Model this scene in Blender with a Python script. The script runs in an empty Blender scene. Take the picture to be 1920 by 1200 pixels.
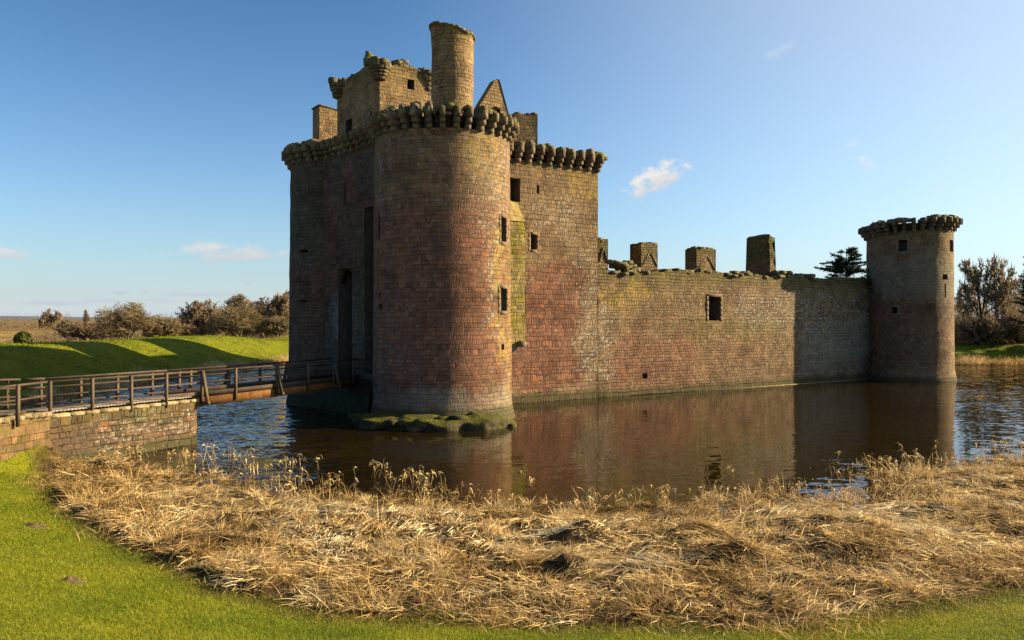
import bpy, math, random
import numpy as np
from mathutils import Vector, Matrix
PI = math.pi
R = math.radians
random.seed(4)
RNG = np.random.default_rng(11)
scene = bpy.context.scene
COL = scene.collection
EYE = 5.3          # camera height above the moat
FOC = 1500.0       # focal length in photo pixels (1920 wide)
HZ = 600.0

def at(px, py, Y):                     # a measured point of the photo at depth Y -> world point
    return np.array([(px - 960) / FOC * Y, Y, EYE + (HZ - py) / FOC * Y])

# ------------------------------------------------------------------ noise
def _hash(ix, iy, seed):
    h = (ix.astype(np.int64) * 374761393 + iy.astype(np.int64) * 668265263 + seed * 1442695041) & 0x7fffffff
    h = ((h ^ (h >> 13)) * 1274126177) & 0x7fffffff
    return ((h ^ (h >> 16)) & 0xffff) / 65535.0
def vnoise(x, y, seed=0):
    x = np.asarray(x, float); y = np.asarray(y, float)
    ix = np.floor(x).astype(np.int64); iy = np.floor(y).astype(np.int64)
    fx = x - ix; fy = y - iy
    fx = fx * fx * (3 - 2 * fx); fy = fy * fy * (3 - 2 * fy)
    a = _hash(ix, iy, seed); b = _hash(ix + 1, iy, seed); c = _hash(ix, iy + 1, seed); d = _hash(ix + 1, iy + 1, seed)
    return (a * (1 - fx) + b * fx) * (1 - fy) + (c * (1 - fx) + d * fx) * fy
def fbm(x, y, seed=0, octv=4):
    s = 0; a = .5; t = 0
    for k in range(octv):
        s = s + a * vnoise(np.asarray(x) * 2 ** k, np.asarray(y) * 2 ** k, seed + k * 7); t += a; a *= .5
    return s / t
def sstep(a, b, x):
    t = np.clip((x - a) / (b - a), 0, 1)
    return t * t * (3 - 2 * t)

# ------------------------------------------------------------------ mesh builder
class MB:
    def __init__(s): s.V = []; s.F = []; s.U = []; s.n = 0
    def add(s, v, f, uv=None):
        v = np.asarray(v, float).reshape(-1, 3); f = np.asarray(f, int).reshape(-1, 4)
        if uv is None: uv = np.zeros((len(f), 4, 2))
        s.V.append(v); s.F.append(f + s.n); s.U.append(np.asarray(uv, float).reshape(-1, 4, 2)); s.n += len(v)
    def build(s, name, mat, parent=None, loc=None, rotz=0, smooth=False):
        me = bpy.data.meshes.new(name)
        V = np.concatenate(s.V); F = np.concatenate(s.F); U = np.concatenate(s.U)
        me.vertices.add(len(V)); me.vertices.foreach_set('co', V.astype(np.float32).ravel())
        me.loops.add(len(F) * 4); me.loops.foreach_set('vertex_index', F.astype(np.int32).ravel())
        me.polygons.add(len(F)); me.polygons.foreach_set('loop_start', np.arange(0, len(F) * 4, 4, dtype=np.int32))
        me.polygons.foreach_set('loop_total', np.full(len(F), 4, np.int32))
        if smooth: me.polygons.foreach_set('use_smooth', np.ones(len(F), bool))
        uvl = me.uv_layers.new(name='UVMap'); uvl.data.foreach_set('uv', U.astype(np.float32).ravel())
        me.update(calc_edges=True); me.validate()
        o = bpy.data.objects.new(name, me); COL.objects.link(o)
        me.materials.append(mat)
        if loc is not None: o.location = loc
        o.rotation_euler = (0, 0, rotz)
        if parent is not None: setpar(o, parent)
        return o

def setpar(o, p):
    o.parent = p
    if p.type == 'EMPTY':
        o.matrix_parent_inverse = (Matrix.Translation(p.location)).inverted()
def empty(name, loc):
    o = bpy.data.objects.new(name, None); COL.objects.link(o); o.location = loc; o.empty_display_size = .3
    return o
def tag(o, label=None, cat=None, group=None, kind=None):
    if label: o['label'] = label
    if cat: o['category'] = cat
    if group: o['group'] = group
    if kind: o['kind'] = kind
    return o

def grid(mb, us, vs, fn, holes=(), top=None, uvfn=None, flip=False):
    us = np.asarray(us, float); vs = np.asarray(vs, float)
    U, V = np.meshgrid(us, vs, indexing='ij')
    if top is not None:
        V = V.copy(); V[:, -1] = np.maximum(top(us), V[:, -2] + .02)
    P = fn(U, V)
    nu, nv = len(us), len(vs)
    idx = np.arange(nu * nv).reshape(nu, nv)
    q = np.stack([idx[:-1, :-1], idx[1:, :-1], idx[1:, 1:], idx[:-1, 1:]], -1).reshape(-1, 4)
    cu = np.repeat((us[:-1] + us[1:]) / 2, nv - 1); cv = np.tile((vs[:-1] + vs[1:]) / 2, nu - 1)
    keep = np.ones(len(q), bool)
    for (a, b, c, d) in holes: keep &= ~((cu > a) & (cu < b) & (cv > c) & (cv < d))
    q = q[keep]
    UU, VV = (U, V) if uvfn is None else uvfn(U, V)
    uv = np.stack([UU.ravel(), VV.ravel()], -1)[q]
    if flip: q = q[:, ::-1]; uv = uv[:, ::-1]
    mb.add(P.reshape(-1, 3), q, uv)
def lines(a, b, step, extra=()):
    n = max(1, int(math.ceil((b - a) / step)))
    xs = list(np.linspace(a, b, n + 1))
    for e in extra:
        if a < e < b:
            xs = [x for x in xs if abs(x - e) > step * .3 or x in (a, b)] + [e]
    return np.array(sorted(set(xs)))

# rough stone: 3x3x3 lattice cube surface, corners pulled in, jittered
_L = [(i, j, k) for i in (-1, 0, 1) for j in (-1, 0, 1) for k in (-1, 0, 1) if (i, j, k) != (0, 0, 0)]
_LI = {p: n for n, p in enumerate(_L)}
_BV = np.array(_L, float)
def _bf():
    f = []
    for ax in range(3):
        for sgn in (-1, 1):
            a1, a2 = [(1, 2), (2, 0), (0, 1)][ax]
            for i in (-1, 0):
                for j in (-1, 0):
                    q = []
                    for (di, dj) in ((0, 0), (1, 0), (1, 1), (0, 1)):
                        p = [0, 0, 0]; p[ax] = sgn; p[a1] = i + di; p[a2] = j + dj; q.append(_LI[tuple(p)])
                    f.append(q if sgn > 0 else q[::-1])
    return np.array(f)
_BF = _bf()
_nz = np.abs(_BV).sum(1)
_BR = np.where(_nz == 3, .82, np.where(_nz == 2, .93, 1.0))[:, None]
def block(mb, c, size, rng, rot=0, jit=.06, rnd=.3):
    s = np.asarray(size, float) / 2
    v = _BV * (1 - (1 - _BR) * rnd) * s
    v = v + rng.uniform(-1, 1, v.shape) * jit * s.min() * 2
    ca, sa = math.cos(rot), math.sin(rot)
    v = np.stack([v[:, 0] * ca - v[:, 1] * sa, v[:, 0] * sa + v[:, 1] * ca, v[:, 2]], -1) + np.asarray(c, float)
    uv = np.zeros((24, 4, 2)); o = rng.uniform(0, 50)
    P = v[_BF]; uv[..., 0] = P[..., 0] * .8 + P[..., 1] * .6 + o; uv[..., 1] = P[..., 2]
    mb.add(v, _BF, uv)
def beam(mb, p0, p1, w, h, up=(0, 0, 1), uvoff=0.0):  # box bar from p0 to p1 (w across, h along 'up')
    p0 = np.asarray(p0, float); p1 = np.asarray(p1, float); d = p1 - p0; L = np.linalg.norm(d); d /= L
    u = np.asarray(up, float); s = np.cross(d, u); s /= np.linalg.norm(s); u = np.cross(s, d)
    v = []
    for p in (p0, p1):
        for (a, b) in ((-1, -1), (1, -1), (1, 1), (-1, 1)): v.append(p + s * a * w / 2 + u * b * h / 2)
    f = [(0, 1, 5, 4), (1, 2, 6, 5), (2, 3, 7, 6), (3, 0, 4, 7), (3, 2, 1, 0), (4, 5, 6, 7)]
    uv = np.zeros((6, 4, 2))
    for k in range(4): uv[k] = [(uvoff, k * .2), (uvoff, k * .2 + .2), (uvoff + L, k * .2 + .2), (uvoff + L, k * .2)]
    mb.add(v, f, uv)
def tubes(mb, P0, P1, R0, R1, n=3, uvv=None):
    P0 = np.asarray(P0, float); P1 = np.asarray(P1, float); R0 = np.asarray(R0, float); R1 = np.asarray(R1, float)
    d = P1 - P0; L = np.linalg.norm(d, axis=1, keepdims=True); d = d / np.maximum(L, 1e-6)
    ref = np.where(np.abs(d[:, 2:3]) > .9, np.array([[1., 0, 0]]), np.array([[0., 0, 1]]))
    a = np.cross(d, ref); a /= np.linalg.norm(a, axis=1, keepdims=True); b = np.cross(d, a)
    N = len(P0); V = np.zeros((N, 2 * n, 3))
    for k in range(n):
        c, s = math.cos(2 * PI * k / n), math.sin(2 * PI * k / n)
        o = a * c + b * s
        V[:, k] = P0 + o * R0[:, None]; V[:, n + k] = P1 + o * R1[:, None]
    f = np.array([(k, (k + 1) % n, n + (k + 1) % n, n + k) for k in range(n)])
    F = (np.arange(N) * 2 * n)[:, None, None] + f[None]
    r = RNG.random(N) if uvv is None else uvv
    uv = np.zeros((N, n, 4, 2)); uv[..., 0] = r[:, None, None]; uv[:, :, 2:, 1] = 1
    mb.add(V.reshape(-1, 3), F.reshape(-1, 4), uv.reshape(-1, 4, 2))

# ------------------------------------------------------------------ materials
class NT:
    def __init__(s, tree): s.t = tree; s.N = tree.nodes; s.L = tree.links
    def node(s, typ, **kw):
        n = s.N.new(typ)
        for k, v in kw.items(): setattr(n, k, v)
        return n
    def put(s, inp, v):
        if isinstance(v, bpy.types.NodeSocket): s.L.new(v, inp)
        elif v is not None:
            if isinstance(v, (tuple, list)) and len(v) == 3 and inp.type == 'RGBA': v = (*v, 1)
            inp.default_value = v
    def m(s, op, a, b=None, c=None, clamp=False):
        n = s.node('ShaderNodeMath', operation=op); n.use_clamp = clamp
        s.put(n.inputs[0], a)
        if b is not None: s.put(n.inputs[1], b)
        if c is not None: s.put(n.inputs[2], c)
        return n.outputs[0]
    def add(s, a, b): return s.m('ADD', a, b)
    def sub(s, a, b): return s.m('SUBTRACT', a, b)
    def mul(s, a, b): return s.m('MULTIPLY', a, b)
    def ss(s, x, a, b, lo=0., hi=1.):
        n = s.node('ShaderNodeMapRange', interpolation_type='SMOOTHSTEP')
        s.put(n.inputs[0], x); n.inputs[1].default_value = a; n.inputs[2].default_value = b; n.inputs[3].default_value = lo; n.inputs[4].default_value = hi
        return n.outputs[0]
    def xyz(s, x, y, z=0.):
        n = s.node('ShaderNodeCombineXYZ')
        for i, v in enumerate((x, y, z)): s.put(n.inputs[i], v)
        return n.outputs[0]
    def sep(s, v):
        n = s.node('ShaderNodeSeparateXYZ'); s.put(n.inputs[0], v); return n.outputs
    def noise(s, vec, scale, detail=3., rough=.55, dist=0.):
        n = s.node('ShaderNodeTexNoise'); s.put(n.inputs['Vector'], vec)
        n.inputs['Scale'].default_value = scale; n.inputs['Detail'].default_value = detail; n.inputs['Roughness'].default_value = rough; n.inputs['Distortion'].default_value = dist
        return n.outputs['Fac']
    def white(s, vec):
        n = s.node('ShaderNodeTexWhiteNoise', noise_dimensions='3D'); s.put(n.inputs['Vector'], vec); return n.outputs
    def vor(s, vec, scale, feat='F1', rand=1.):
        n = s.node('ShaderNodeTexVoronoi', feature=feat); s.put(n.inputs['Vector'], vec); n.inputs['Scale'].default_value = scale; n.inputs['Randomness'].default_value = rand
        return n.outputs
    def mix(s, f, a, b, mode='MIX'):
        n = s.node('ShaderNodeMix', data_type='RGBA', blend_type=mode); n.clamp_factor = True
        s.put(n.inputs[0], f); s.put(n.inputs[6], a); s.put(n.inputs[7], b)
        return n.outputs[2]
    def ramp(s, f, stops):
        n = s.node('ShaderNodeValToRGB'); r = n.color_ramp
        while len(r.elements) < len(stops): r.elements.new(.5)
        for e, (p, c) in zip(r.elements, stops): e.position = p; e.color = (*c, 1)
        s.put(n.inputs[0], f); return n.outputs[0]
    def bump(s, h, strength=1., dist=.05, nrm=None):
        n = s.node('ShaderNodeBump'); n.inputs['Strength'].default_value = strength; n.inputs['Distance'].default_value = dist
        s.put(n.inputs['Height'], h)
        if nrm is not None: s.L.new(nrm, n.inputs['Normal'])
        return n.outputs[0]
def new_mat(name, rough=.9, spec=.2):
    m = bpy.data.materials.new(name); m.use_nodes = True
    t = NT(m.node_tree); b = t.N['Principled BSDF']
    b.inputs['Roughness'].default_value = rough; b.inputs['Specular IOR Level'].default_value = spec
    return m, t, b
def uvsock(t): return t.node('ShaderNodeTexCoord').outputs['UV']
def objsock(t): return t.node('ShaderNodeNewGeometry').outputs['Position']

def masonry(name, row=.28, wid=.5, pal=(), pal2=(), zones=(), big=.35, red=.45, lichen=.5, yellow=.4, moss_z=None, moss_amt=.5, mort=.55, mortar_w=.016, base_z=None, rough_amt=1., val=1., warp=.12, gap_noise=1.3, brel=.9):
    """stone courses in UV metres (u along the wall, v = height above the water)"""
    m, t, b = new_mat(name, .92, .15)
    uv = uvsock(t)
    wn = t.noise(uv, .9, 2.); wn2 = t.noise(t.xyz(t.sep(uv)[1], t.sep(uv)[0], 7.), .8, 2.)
    s = t.sep(uv)
    n1d = t.noise(t.xyz(0., s[1], 3.3), 1.3, 1.)
    u = t.add(s[0], t.mul(t.sub(wn2, .5), warp * 2.0))
    v = t.add(t.add(s[1], t.mul(t.sub(wn, .5), warp)), t.mul(t.sub(n1d, .5), row * 1.7))
    fine = t.noise(uv, 9., 4., .65)
    u = t.add(u, t.mul(t.sub(fine, .5), .035 * gap_noise)); v = t.add(v, t.mul(t.sub(t.noise(t.xyz(s[1], s[0], 2.), 7., 3.), .5), .035 * gap_noise))
    vr = t.m('DIVIDE', v, row); rw = t.m('FLOOR', vr); fv = t.m('FRACT', vr)
    rr = t.white(t.xyz(rw, 0., 1.))[0]
    w = t.m('MULTIPLY_ADD', rr, wid * .9, wid * .6)
    uu = t.add(t.m('DIVIDE', u, w), t.mul(rr, 37.7)); cl = t.m('FLOOR', uu); fu = t.m('FRACT', uu)
    # stones in a course get different lengths: some pairs are halved
    wh = t.white(t.xyz(cl, rw, 0.)); bid = wh[0]
    half = t.m('GREATER_THAN', bid, .62)
    cut = t.m('MULTIPLY_ADD', t.white(t.xyz(cl, rw, 9.))[0], .4, .3)
    isr = t.mul(half, t.m('GREATER_THAN', fu, cut))
    bid2 = t.white(t.xyz(cl, rw, t.add(isr, 4.)))[0]
    bid3 = t.white(t.xyz(cl, rw, t.add(isr, 14.)))[0]
    du = t.mul(t.m('MINIMUM', fu, t.sub(1., fu)), w)
    dcut = t.add(t.mul(t.m('ABSOLUTE', t.sub(fu, cut)), w), t.mul(t.sub(1., half), 9.))
    du = t.m('MINIMUM', du, dcut)
    dv = t.mul(t.m('MINIMUM', fv, t.sub(1., fv)), row)
    d = t.m('SMOOTH_MIN', du, dv, .03)
    d = t.add(d, t.mul(t.sub(fine, .5), .02 * gap_noise))
    edge = t.ss(d, mortar_w * .2, mortar_w * 1.6)
    jv = t.ss(t.noise(t.xyz(s[0], s[1], 91.), .9, 4., .65), .34, .6)
    jm = t.mul(t.sub(1., edge), t.m('MULTIPLY_ADD', jv, .88, .12))
    n = len(pal)
    c1 = t.ramp(bid2, [((i + .5) / n, c) for i, c in enumerate(pal)])
    n = len(pal2)
    c2 = t.ramp(bid2, [((i + .5) / n, c) for i, c in enumerate(pal2)])
    L1 = t.noise(uv, big, 4., .6)
    redm = t.ss(t.add(L1, t.mul(t.sub(bid3, .5), .16)), 1 - red - .12, 1 - red + .08)
    zu = t.add(s[0], t.mul(t.sub(t.noise(uv, .42, 6., .68), .5), 5.5)); zv = t.add(s[1], t.mul(t.sub(t.noise(t.xyz(s[1], s[0], 31.), .42, 6., .68), .5), 5.5))
    zu = t.add(zu, t.mul(t.sub(bid3, .5), .5)); zv = t.add(zv, t.mul(t.sub(bid2, .5), .5))
    masks = []
    def zmask(z, soft=.6):
        u0, u1, v0, v1 = z
        a = t.mul(t.ss(zu, u0 - soft, u0 + soft), t.ss(zu, u1 - soft, u1 + soft, 1., 0.))
        return t.mul(a, t.mul(t.ss(zv, v0 - soft, v0 + soft), t.ss(zv, v1 - soft, v1 + soft, 1., 0.)))
    for (z, kind, st) in zones:
        if kind == 'red': redm = t.m('MAXIMUM', redm, t.mul(zmask(z), st))
        if kind == 'nored': redm = t.mul(redm, t.sub(1., t.mul(zmask(z), st)))
    col = t.mix(redm, c1, c2)
    col = t.mix(1., col, t.ramp(bid3, [(0., (.72,) * 3), (.25, (.92,) * 3), (.75, (1.04, 1.04, 1.03)), (1., (1.25, 1.2, 1.12))]), 'MULTIPLY')
    L2 = t.noise(uv, 2.2, 5., .7)
    col = t.mix(1., col, t.ramp(L2, [(.25, (.55, .52, .5)), (.5, (1., 1., 1.)), (.75, (1.35, 1.3, 1.2))]), 'MULTIPLY')
    L3 = t.noise(t.xyz(s[0], s[1], 77.), .55, 5., .65)
    col = t.mix(1., col, t.ramp(L3, [(.3, (.62, .58, .55)), (.5, (1., 1., 1.)), (.7, (1.2, 1.18, 1.12))]), 'MULTIPLY')
    pop = t.mul(t.m('GREATER_THAN', bid3, .98), redm)
    col = t.mix(t.mul(pop, .8), col, (.27, .11, .05))
    col = t.mix(1., col, t.ramp(fine, [(.3, (.72,) * 3), (.55, (1., 1., 1.)), (.75, (1.25,) * 3)]), 'MULTIPLY')
    streak = t.noise(t.xyz(t.mul(s[0], 1.6), t.mul(s[1], .18), 5.), 1., 4., .6)
    col = t.mix(t.ss(streak, .5, .75, 0., .45), col, (.05, .042, .033))
    stone = t.ss(t.add(t.mul(bid2, .7), t.mul(fine, .5)), .34, .66)
    for (z, kind, st) in zones:
        if kind == 'pale': col = t.mix(t.mul(zmask(z), st), col, (.24, .235, .2))
        if kind == 'white': col = t.mix(t.mul(zmask(z), t.mul(t.mul(t.ss(t.noise(uv, 4.5, 5., .75), .48, .6), stone), st)), col, (.42, .39, .32))
        if kind == 'yel': col = t.mix(t.mul(zmask(z, .4), t.mul(t.ss(t.noise(uv, 2.5, 4., .7), .38, .6), st)), col, (.34, .24, .03))
        if kind == 'moss': col = t.mix(t.mul(zmask(z), t.mul(t.mul(t.ss(t.noise(uv, 2.6, 5., .75), .42, .58), t.m('MULTIPLY_ADD', stone, .6, .4)), st)), col, (.085, .085, .012))
        if kind == 'dark': col = t.mix(t.mul(zmask(z), st), col, (.035, .028, .02))
    if yellow:
        ym = t.ss(t.noise(t.xyz(s[0], s[1], 12.), .8, 5., .7), .66 - yellow * .1, .8 - yellow * .1)
        col = t.mix(t.mul(ym, .7), col, (.26, .185, .04))
    if moss_z is not None:
        mz = t.mul(t.ss(t.add(s[1], t.mul(t.sub(L2, .5), 1.6)), moss_z - .9, moss_z + .1), t.ss(t.noise(uv, 2.4, 4., .7), .36, .56))
        col = t.mix(t.mul(mz, moss_amt), col, (.085, .085, .014))
    if lichen:
        pm = t.ss(t.noise(t.xyz(s[0], s[1], 40.), .45, 3., .6), .5, .68)
        vv = t.vor(uv, 3.4); sz = t.white(t.xyz(t.m('FLOOR', t.mul(s[0], 2.)), t.m('FLOOR', t.mul(s[1], 2.)), 3.))[0]
        dd = t.add(vv['Distance'], t.mul(t.sub(fine, .5), .35))
        sp = t.mul(t.ss(dd, .1, .24, 1., 0.), t.m('GREATER_THAN', t.sep(vv['Color'])[0], .45))
        col = t.mix(t.mul(t.mul(sp, t.m('MULTIPLY_ADD', pm, .9, .06)), lichen), col, (.5, .48, .41))
        wm = t.ss(t.noise(t.xyz(s[0], s[1], 60.), 5., 5., .75), .58, .72)
        col = t.mix(t.mul(t.mul(wm, pm), lichen * .5), col, (.42, .41, .34))
    if base_z is not None:
        bz = t.ss(t.add(s[1], t.mul(t.sub(L2, .5), .5)), base_z - .15, base_z + .25, 1., 0.)
        col = t.mix(t.mul(bz, .75), col, (.045, .045, .018))
    col = t.mix(t.mul(jm, 1. - mort), col, (.03, .024, .018))
    if val != 1.: col = t.mix(1., col, (val, val, val), 'MULTIPLY')
    t.put(b.inputs['Base Color'], col)
    h = t.add(t.mul(t.sub(1., jm), .5), t.add(t.mul(fine, .3), t.add(t.mul(bid3, .55), t.mul(L2, .35))))
    # uneven stone faces: each stone tilts a little
    tilt = t.add(t.mul(t.sub(fu, .5), t.sub(bid2, .5)), t.mul(t.sub(fv, .5), t.sub(bid3, .5)))
    h = t.add(h, t.mul(tilt, .8))
    t.put(b.inputs['Normal'], t.bump(h, brel * rough_amt, .075))
    return m

BUFF = [(.2, .132, .074), (.168, .112, .068), (.225, .15, .082), (.155, .105, .066), (.188, .13, .08), (.21, .138, .074)]
REDS = [(.195, .092, .058), (.165, .08, .054), (.22, .104, .064), (.15, .076, .052), (.185, .094, .064)]
GREY = [(.135, .105, .078), (.118, .092, .07), (.15, .118, .088), (.128, .10, .073), (.165, .125, .09)]

def simple_stone(name, c0, c1, c2, scale=2.2, moss=.4, bumpd=.05, mosscol=(.09, .09, .015)):
    m, t, b = new_mat(name, .95, .1)
    P = objsock(t)
    inf = t.node('ShaderNodeObjectInfo').outputs['Random']
    n = t.noise(P, scale, 5., .65); n2 = t.noise(P, scale * 5, 4., .7)
    c = t.ramp(n, [(.3, c0), (.5, c1), (.7, c2)])
    c = t.mix(1., c, t.ramp(n2, [(.3, (.6,) * 3), (.5, (1.,) * 3), (.7, (1.35,) * 3)]), 'MULTIPLY')
    c = t.mix(1., c, t.ramp(inf, [(0., (.8,) * 3), (1., (1.2,) * 3)]), 'MULTIPLY')
    nz = t.sep(t.node('ShaderNodeNewGeometry').outputs['Normal'])[2]
    mm = t.mul(t.ss(t.add(t.noise(P, 1.7, 4., .7), t.mul(nz, .18)), .5, .66), moss)
    c = t.mix(mm, c, mosscol)
    t.put(b.inputs['Base Color'], c)
    t.put(b.inputs['Normal'], t.bump(t.add(n, t.mul(n2, .5)), 1., bumpd))
    return m

M = {}
# near drum tower: UV u = angle * radius measured from the side facing the visitor
M['drum'] = masonry('drum_masonry', .225, .44, BUFF, REDS, big=.3, red=.42, lichen=.5, yellow=.15, base_z=.75,
    zones=[((-12, 2.8, 1.5, 11.), 'red', .9), ((-12, .8, 8.8, 13), 'red', .5), ((0, 6, 2.5, 7.5), 'red', .6), ((-12, 8, 11.5, 20), 'nored', .6),
           ((-12, 5, .3, 1.5), 'pale', .38), ((2.4, 3.6, 4.0, 10.4), 'white', .6), ((1.5, 4.8, 9.4, 14.8), 'white', .4), ((3.0, 3.9, 2.5, 6.0), 'yel', .55), ((3.1, 3.8, 7.5, 9.8), 'yel', .7), ((1.2, 3.2, 13.0, 14.9), 'yel', .35), ((4.2, 5.5, .5, 9), 'yel', .3)], mort=.78)
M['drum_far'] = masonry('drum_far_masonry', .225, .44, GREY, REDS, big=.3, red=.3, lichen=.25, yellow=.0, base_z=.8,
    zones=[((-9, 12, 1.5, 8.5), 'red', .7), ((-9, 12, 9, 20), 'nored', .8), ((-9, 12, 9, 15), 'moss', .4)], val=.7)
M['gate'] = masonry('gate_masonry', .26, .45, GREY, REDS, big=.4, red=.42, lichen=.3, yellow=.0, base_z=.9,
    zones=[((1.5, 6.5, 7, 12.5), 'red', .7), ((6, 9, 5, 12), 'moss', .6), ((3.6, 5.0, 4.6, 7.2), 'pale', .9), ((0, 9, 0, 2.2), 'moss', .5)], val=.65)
M['wing'] = masonry('wing_masonry', .28, .38, BUFF, REDS, big=.4, red=.18, lichen=.75, yellow=.3, base_z=.5, mortar_w=.024, rough_amt=1.1, warp=.2,
    zones=[((.9, 6.1, .9, 8.6), 'red', 1.), ((-3, 4.2, .7, 5.5), 'red', 1.), ((5.3, 9, -1, 9.2), 'nored', .9), ((-6, 9, 9.5, 18), 'nored', .9), ((1.6, 5.4, 11.0, 13.3), 'white', .6), ((5.3, 7.2, 1.5, 10.2), 'white', .65), ((4.4, 7.2, 13., 15.6), 'yel', .45), ((-1, 7, 15, 15.8), 'moss', .5)])
M['curtain'] = masonry('curtain_masonry', .23, .31, BUFF, REDS, big=.3, red=.25, lichen=.7, yellow=.3, moss_z=8.6, moss_amt=.75, base_z=.45, mortar_w=.026, rough_amt=1.25, warp=.26,
    zones=[((8.3, 16.5, .6, 4.2), 'red', .75), ((17, 24, 1, 3.4), 'red', .35), ((0, 45, 6.6, 9.6), 'nored', .9), ((15, 27, 4.0, 5.6), 'moss', .75), ((8, 20, 6.8, 8.6), 'moss', .35), ((7.0, 8.6, 1.5, 6), 'white', .9), ((21, 30, 4.8, 7.5), 'white', .75), ((29, 38.5, 2, 7.4), 'white', .75), ((29, 38, .8, 5.4), 'pale', .35), ((7.2, 12, 6, 7.8), 'yel', .5)])
M['corner'] = masonry('corner_tower_masonry', .225, .4, BUFF, REDS, big=.35, red=.3, lichen=.3, yellow=.1, base_z=.35, moss_z=13.0, moss_amt=.4,
    zones=[((-4, 3, 1.0, 7), 'red', .5), ((-5, 5, 8, 12.5), 'moss', .3), ((-5, 5, 7.2, 11), 'pale', .25), ((-5, 8, 10, 14), 'nored', .8)])
OCHRE = [(.26, .172, .082), (.22, .148, .076), (.295, .198, .09), (.2, .138, .08), (.25, .165, .074), (.28, .19, .1)]
M['top'] = masonry('upper_masonry', .22, .38, OCHRE, BUFF, big=.4, red=.35, lichen=.5, yellow=.75, moss_z=21.6, moss_amt=.45, mortar_w=.024, rough_amt=1.1, warp=.2, mort=.65)
M['stack'] = masonry('chimney_masonry', .2, .3, BUFF, REDS, big=.5, red=.3, lichen=.4, yellow=.5, moss_z=10.6, moss_amt=.85, mortar_w=.03, rough_amt=1.5, warp=.25)
M['inner'] = masonry('inner_masonry', .28, .45, GREY, REDS, big=.4, red=.3, lichen=.1, yellow=.0)
M['abut'] = masonry('abutment_masonry', .25, .46, [(.105, .067, .04), (.08, .056, .038), (.135, .083, .047), (.09, .064, .046), (.115, .07, .039)], [(.2, .115, .055), (.16, .092, .048), (.13, .076, .043)], big=.5, red=.4, lichen=1., yellow=.45, rough_amt=1.3, base_z=.35, moss_z=2.0, moss_amt=.6, mortar_w=.02, warp=.26, mort=.72, zones=[((-1, 4, .4, 1.9), 'dark', .35), ((1.5, 8, .3, 1.9), 'white', .45), ((3, 5, 1., 1.8), 'moss', .5)])
M['corbel'] = simple_stone('corbel_stone', (.08, .06, .042), (.14, .108, .072), (.2, .155, .1), 1.9, .5)
M['rubble'] = simple_stone('mossy_rubble', (.07, .06, .04), (.13, .105, .07), (.2, .155, .1), 1.6, .8, .06)
M['plinth'] = simple_stone('mossy_ledge', (.025, .02, .014), (.055, .046, .03), (.11, .088, .058), 1.6, .75, .2, (.085, .085, .008))
M['coping'] = simple_stone('pale_coping', (.14, .105, .06), (.25, .19, .11), (.33, .265, .165), 2.2, .35, .04)
M['footing'] = simple_stone('shade_dark_footing', (.02, .018, .012), (.04, .034, .022), (.065, .055, .036), 1.5, .4, .1, (.035, .038, .01))  # stone colour darkened to blend with the shade below the gate
M['margin'] = simple_stone('dressed_margin', (.12, .085, .054), (.17, .12, .076), (.21, .155, .1), 2.2, .1, .02)
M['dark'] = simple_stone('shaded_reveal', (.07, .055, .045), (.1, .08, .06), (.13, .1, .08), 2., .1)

def wood(name, c0, c1, green=.0):
    m, t, b = new_mat(name, .75, .25)
    uv = uvsock(t); s = t.sep(uv)
    inf = t.node('ShaderNodeObjectInfo').outputs['Random']
    g = t.noise(t.xyz(t.mul(s[0], 1.5), t.mul(s[1], 40.), t.mul(inf, 30.)), 1., 4., .65)
    c = t.mix(g, c0, c1)
    P = objsock(t); n = t.noise(P, 1.6, 4., .65)
    c = t.mix(1., c, t.ramp(n, [(.3, (.65,) * 3), (.6, (1.2,) * 3)]), 'MULTIPLY')
    if green: c = t.mix(t.mul(t.ss(t.noise(P, 2.5, 3.), .5, .65), green), c, (.11, .11, .025))
    t.put(b.inputs['Base Color'], c); t.put(b.inputs['Normal'], t.bump(g, .5, .01))
    return m
M['rail'] = wood('weathered_rail_timber', (.042, .026, .018), (.09, .06, .044))
M['post'] = wood('weathered_post_timber', (.055, .034, .022), (.115, .077, .05), .4)
M['plank'] = wood('deck_plank_timber', (.13, .105, .085), (.26, .22, .18))
M['rust'] = simple_stone('rusty_beam_paint', (.12, .055, .02), (.2, .092, .032), (.25, .125, .05), 1.4, .0, .01)

# ------------------------------------------------------------------ camera, sun, sky
cam = bpy.data.cameras.new('camera'); co = bpy.data.objects.new('camera', cam); COL.objects.link(co)
cam.sensor_width = 36; cam.lens = 36 * FOC / 1920; cam.clip_start = .1; cam.clip_end = 20000
co.location = (0, 0, EYE); co.rotation_euler = (PI / 2, 0, 0); scene.camera = co
SUN_AZ, SUN_EL = R(10.7), R(21)
sdir = Vector((math.cos(SUN_AZ) * math.cos(SUN_EL), math.sin(SUN_AZ) * math.cos(SUN_EL), math.sin(SUN_EL)))
sl = bpy.data.lights.new('sun', 'SUN'); sl.energy = 5.0; sl.angle = R(.55); sl.color = (1., .80, .48)
so = bpy.data.objects.new('sun', sl); COL.objects.link(so); so.location = (60, 20, 60); so.rotation_euler = (-sdir).to_track_quat('-Z', 'Y').to_euler()
world = bpy.data.worlds.new('World'); scene.world = world; world.use_nodes = True
SKY_STR = .073; EXPO = 1.5
HZ_K, HZ_A, HZ_C, VEIL = 8., .95, (.68, .74, .77), .62
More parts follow.
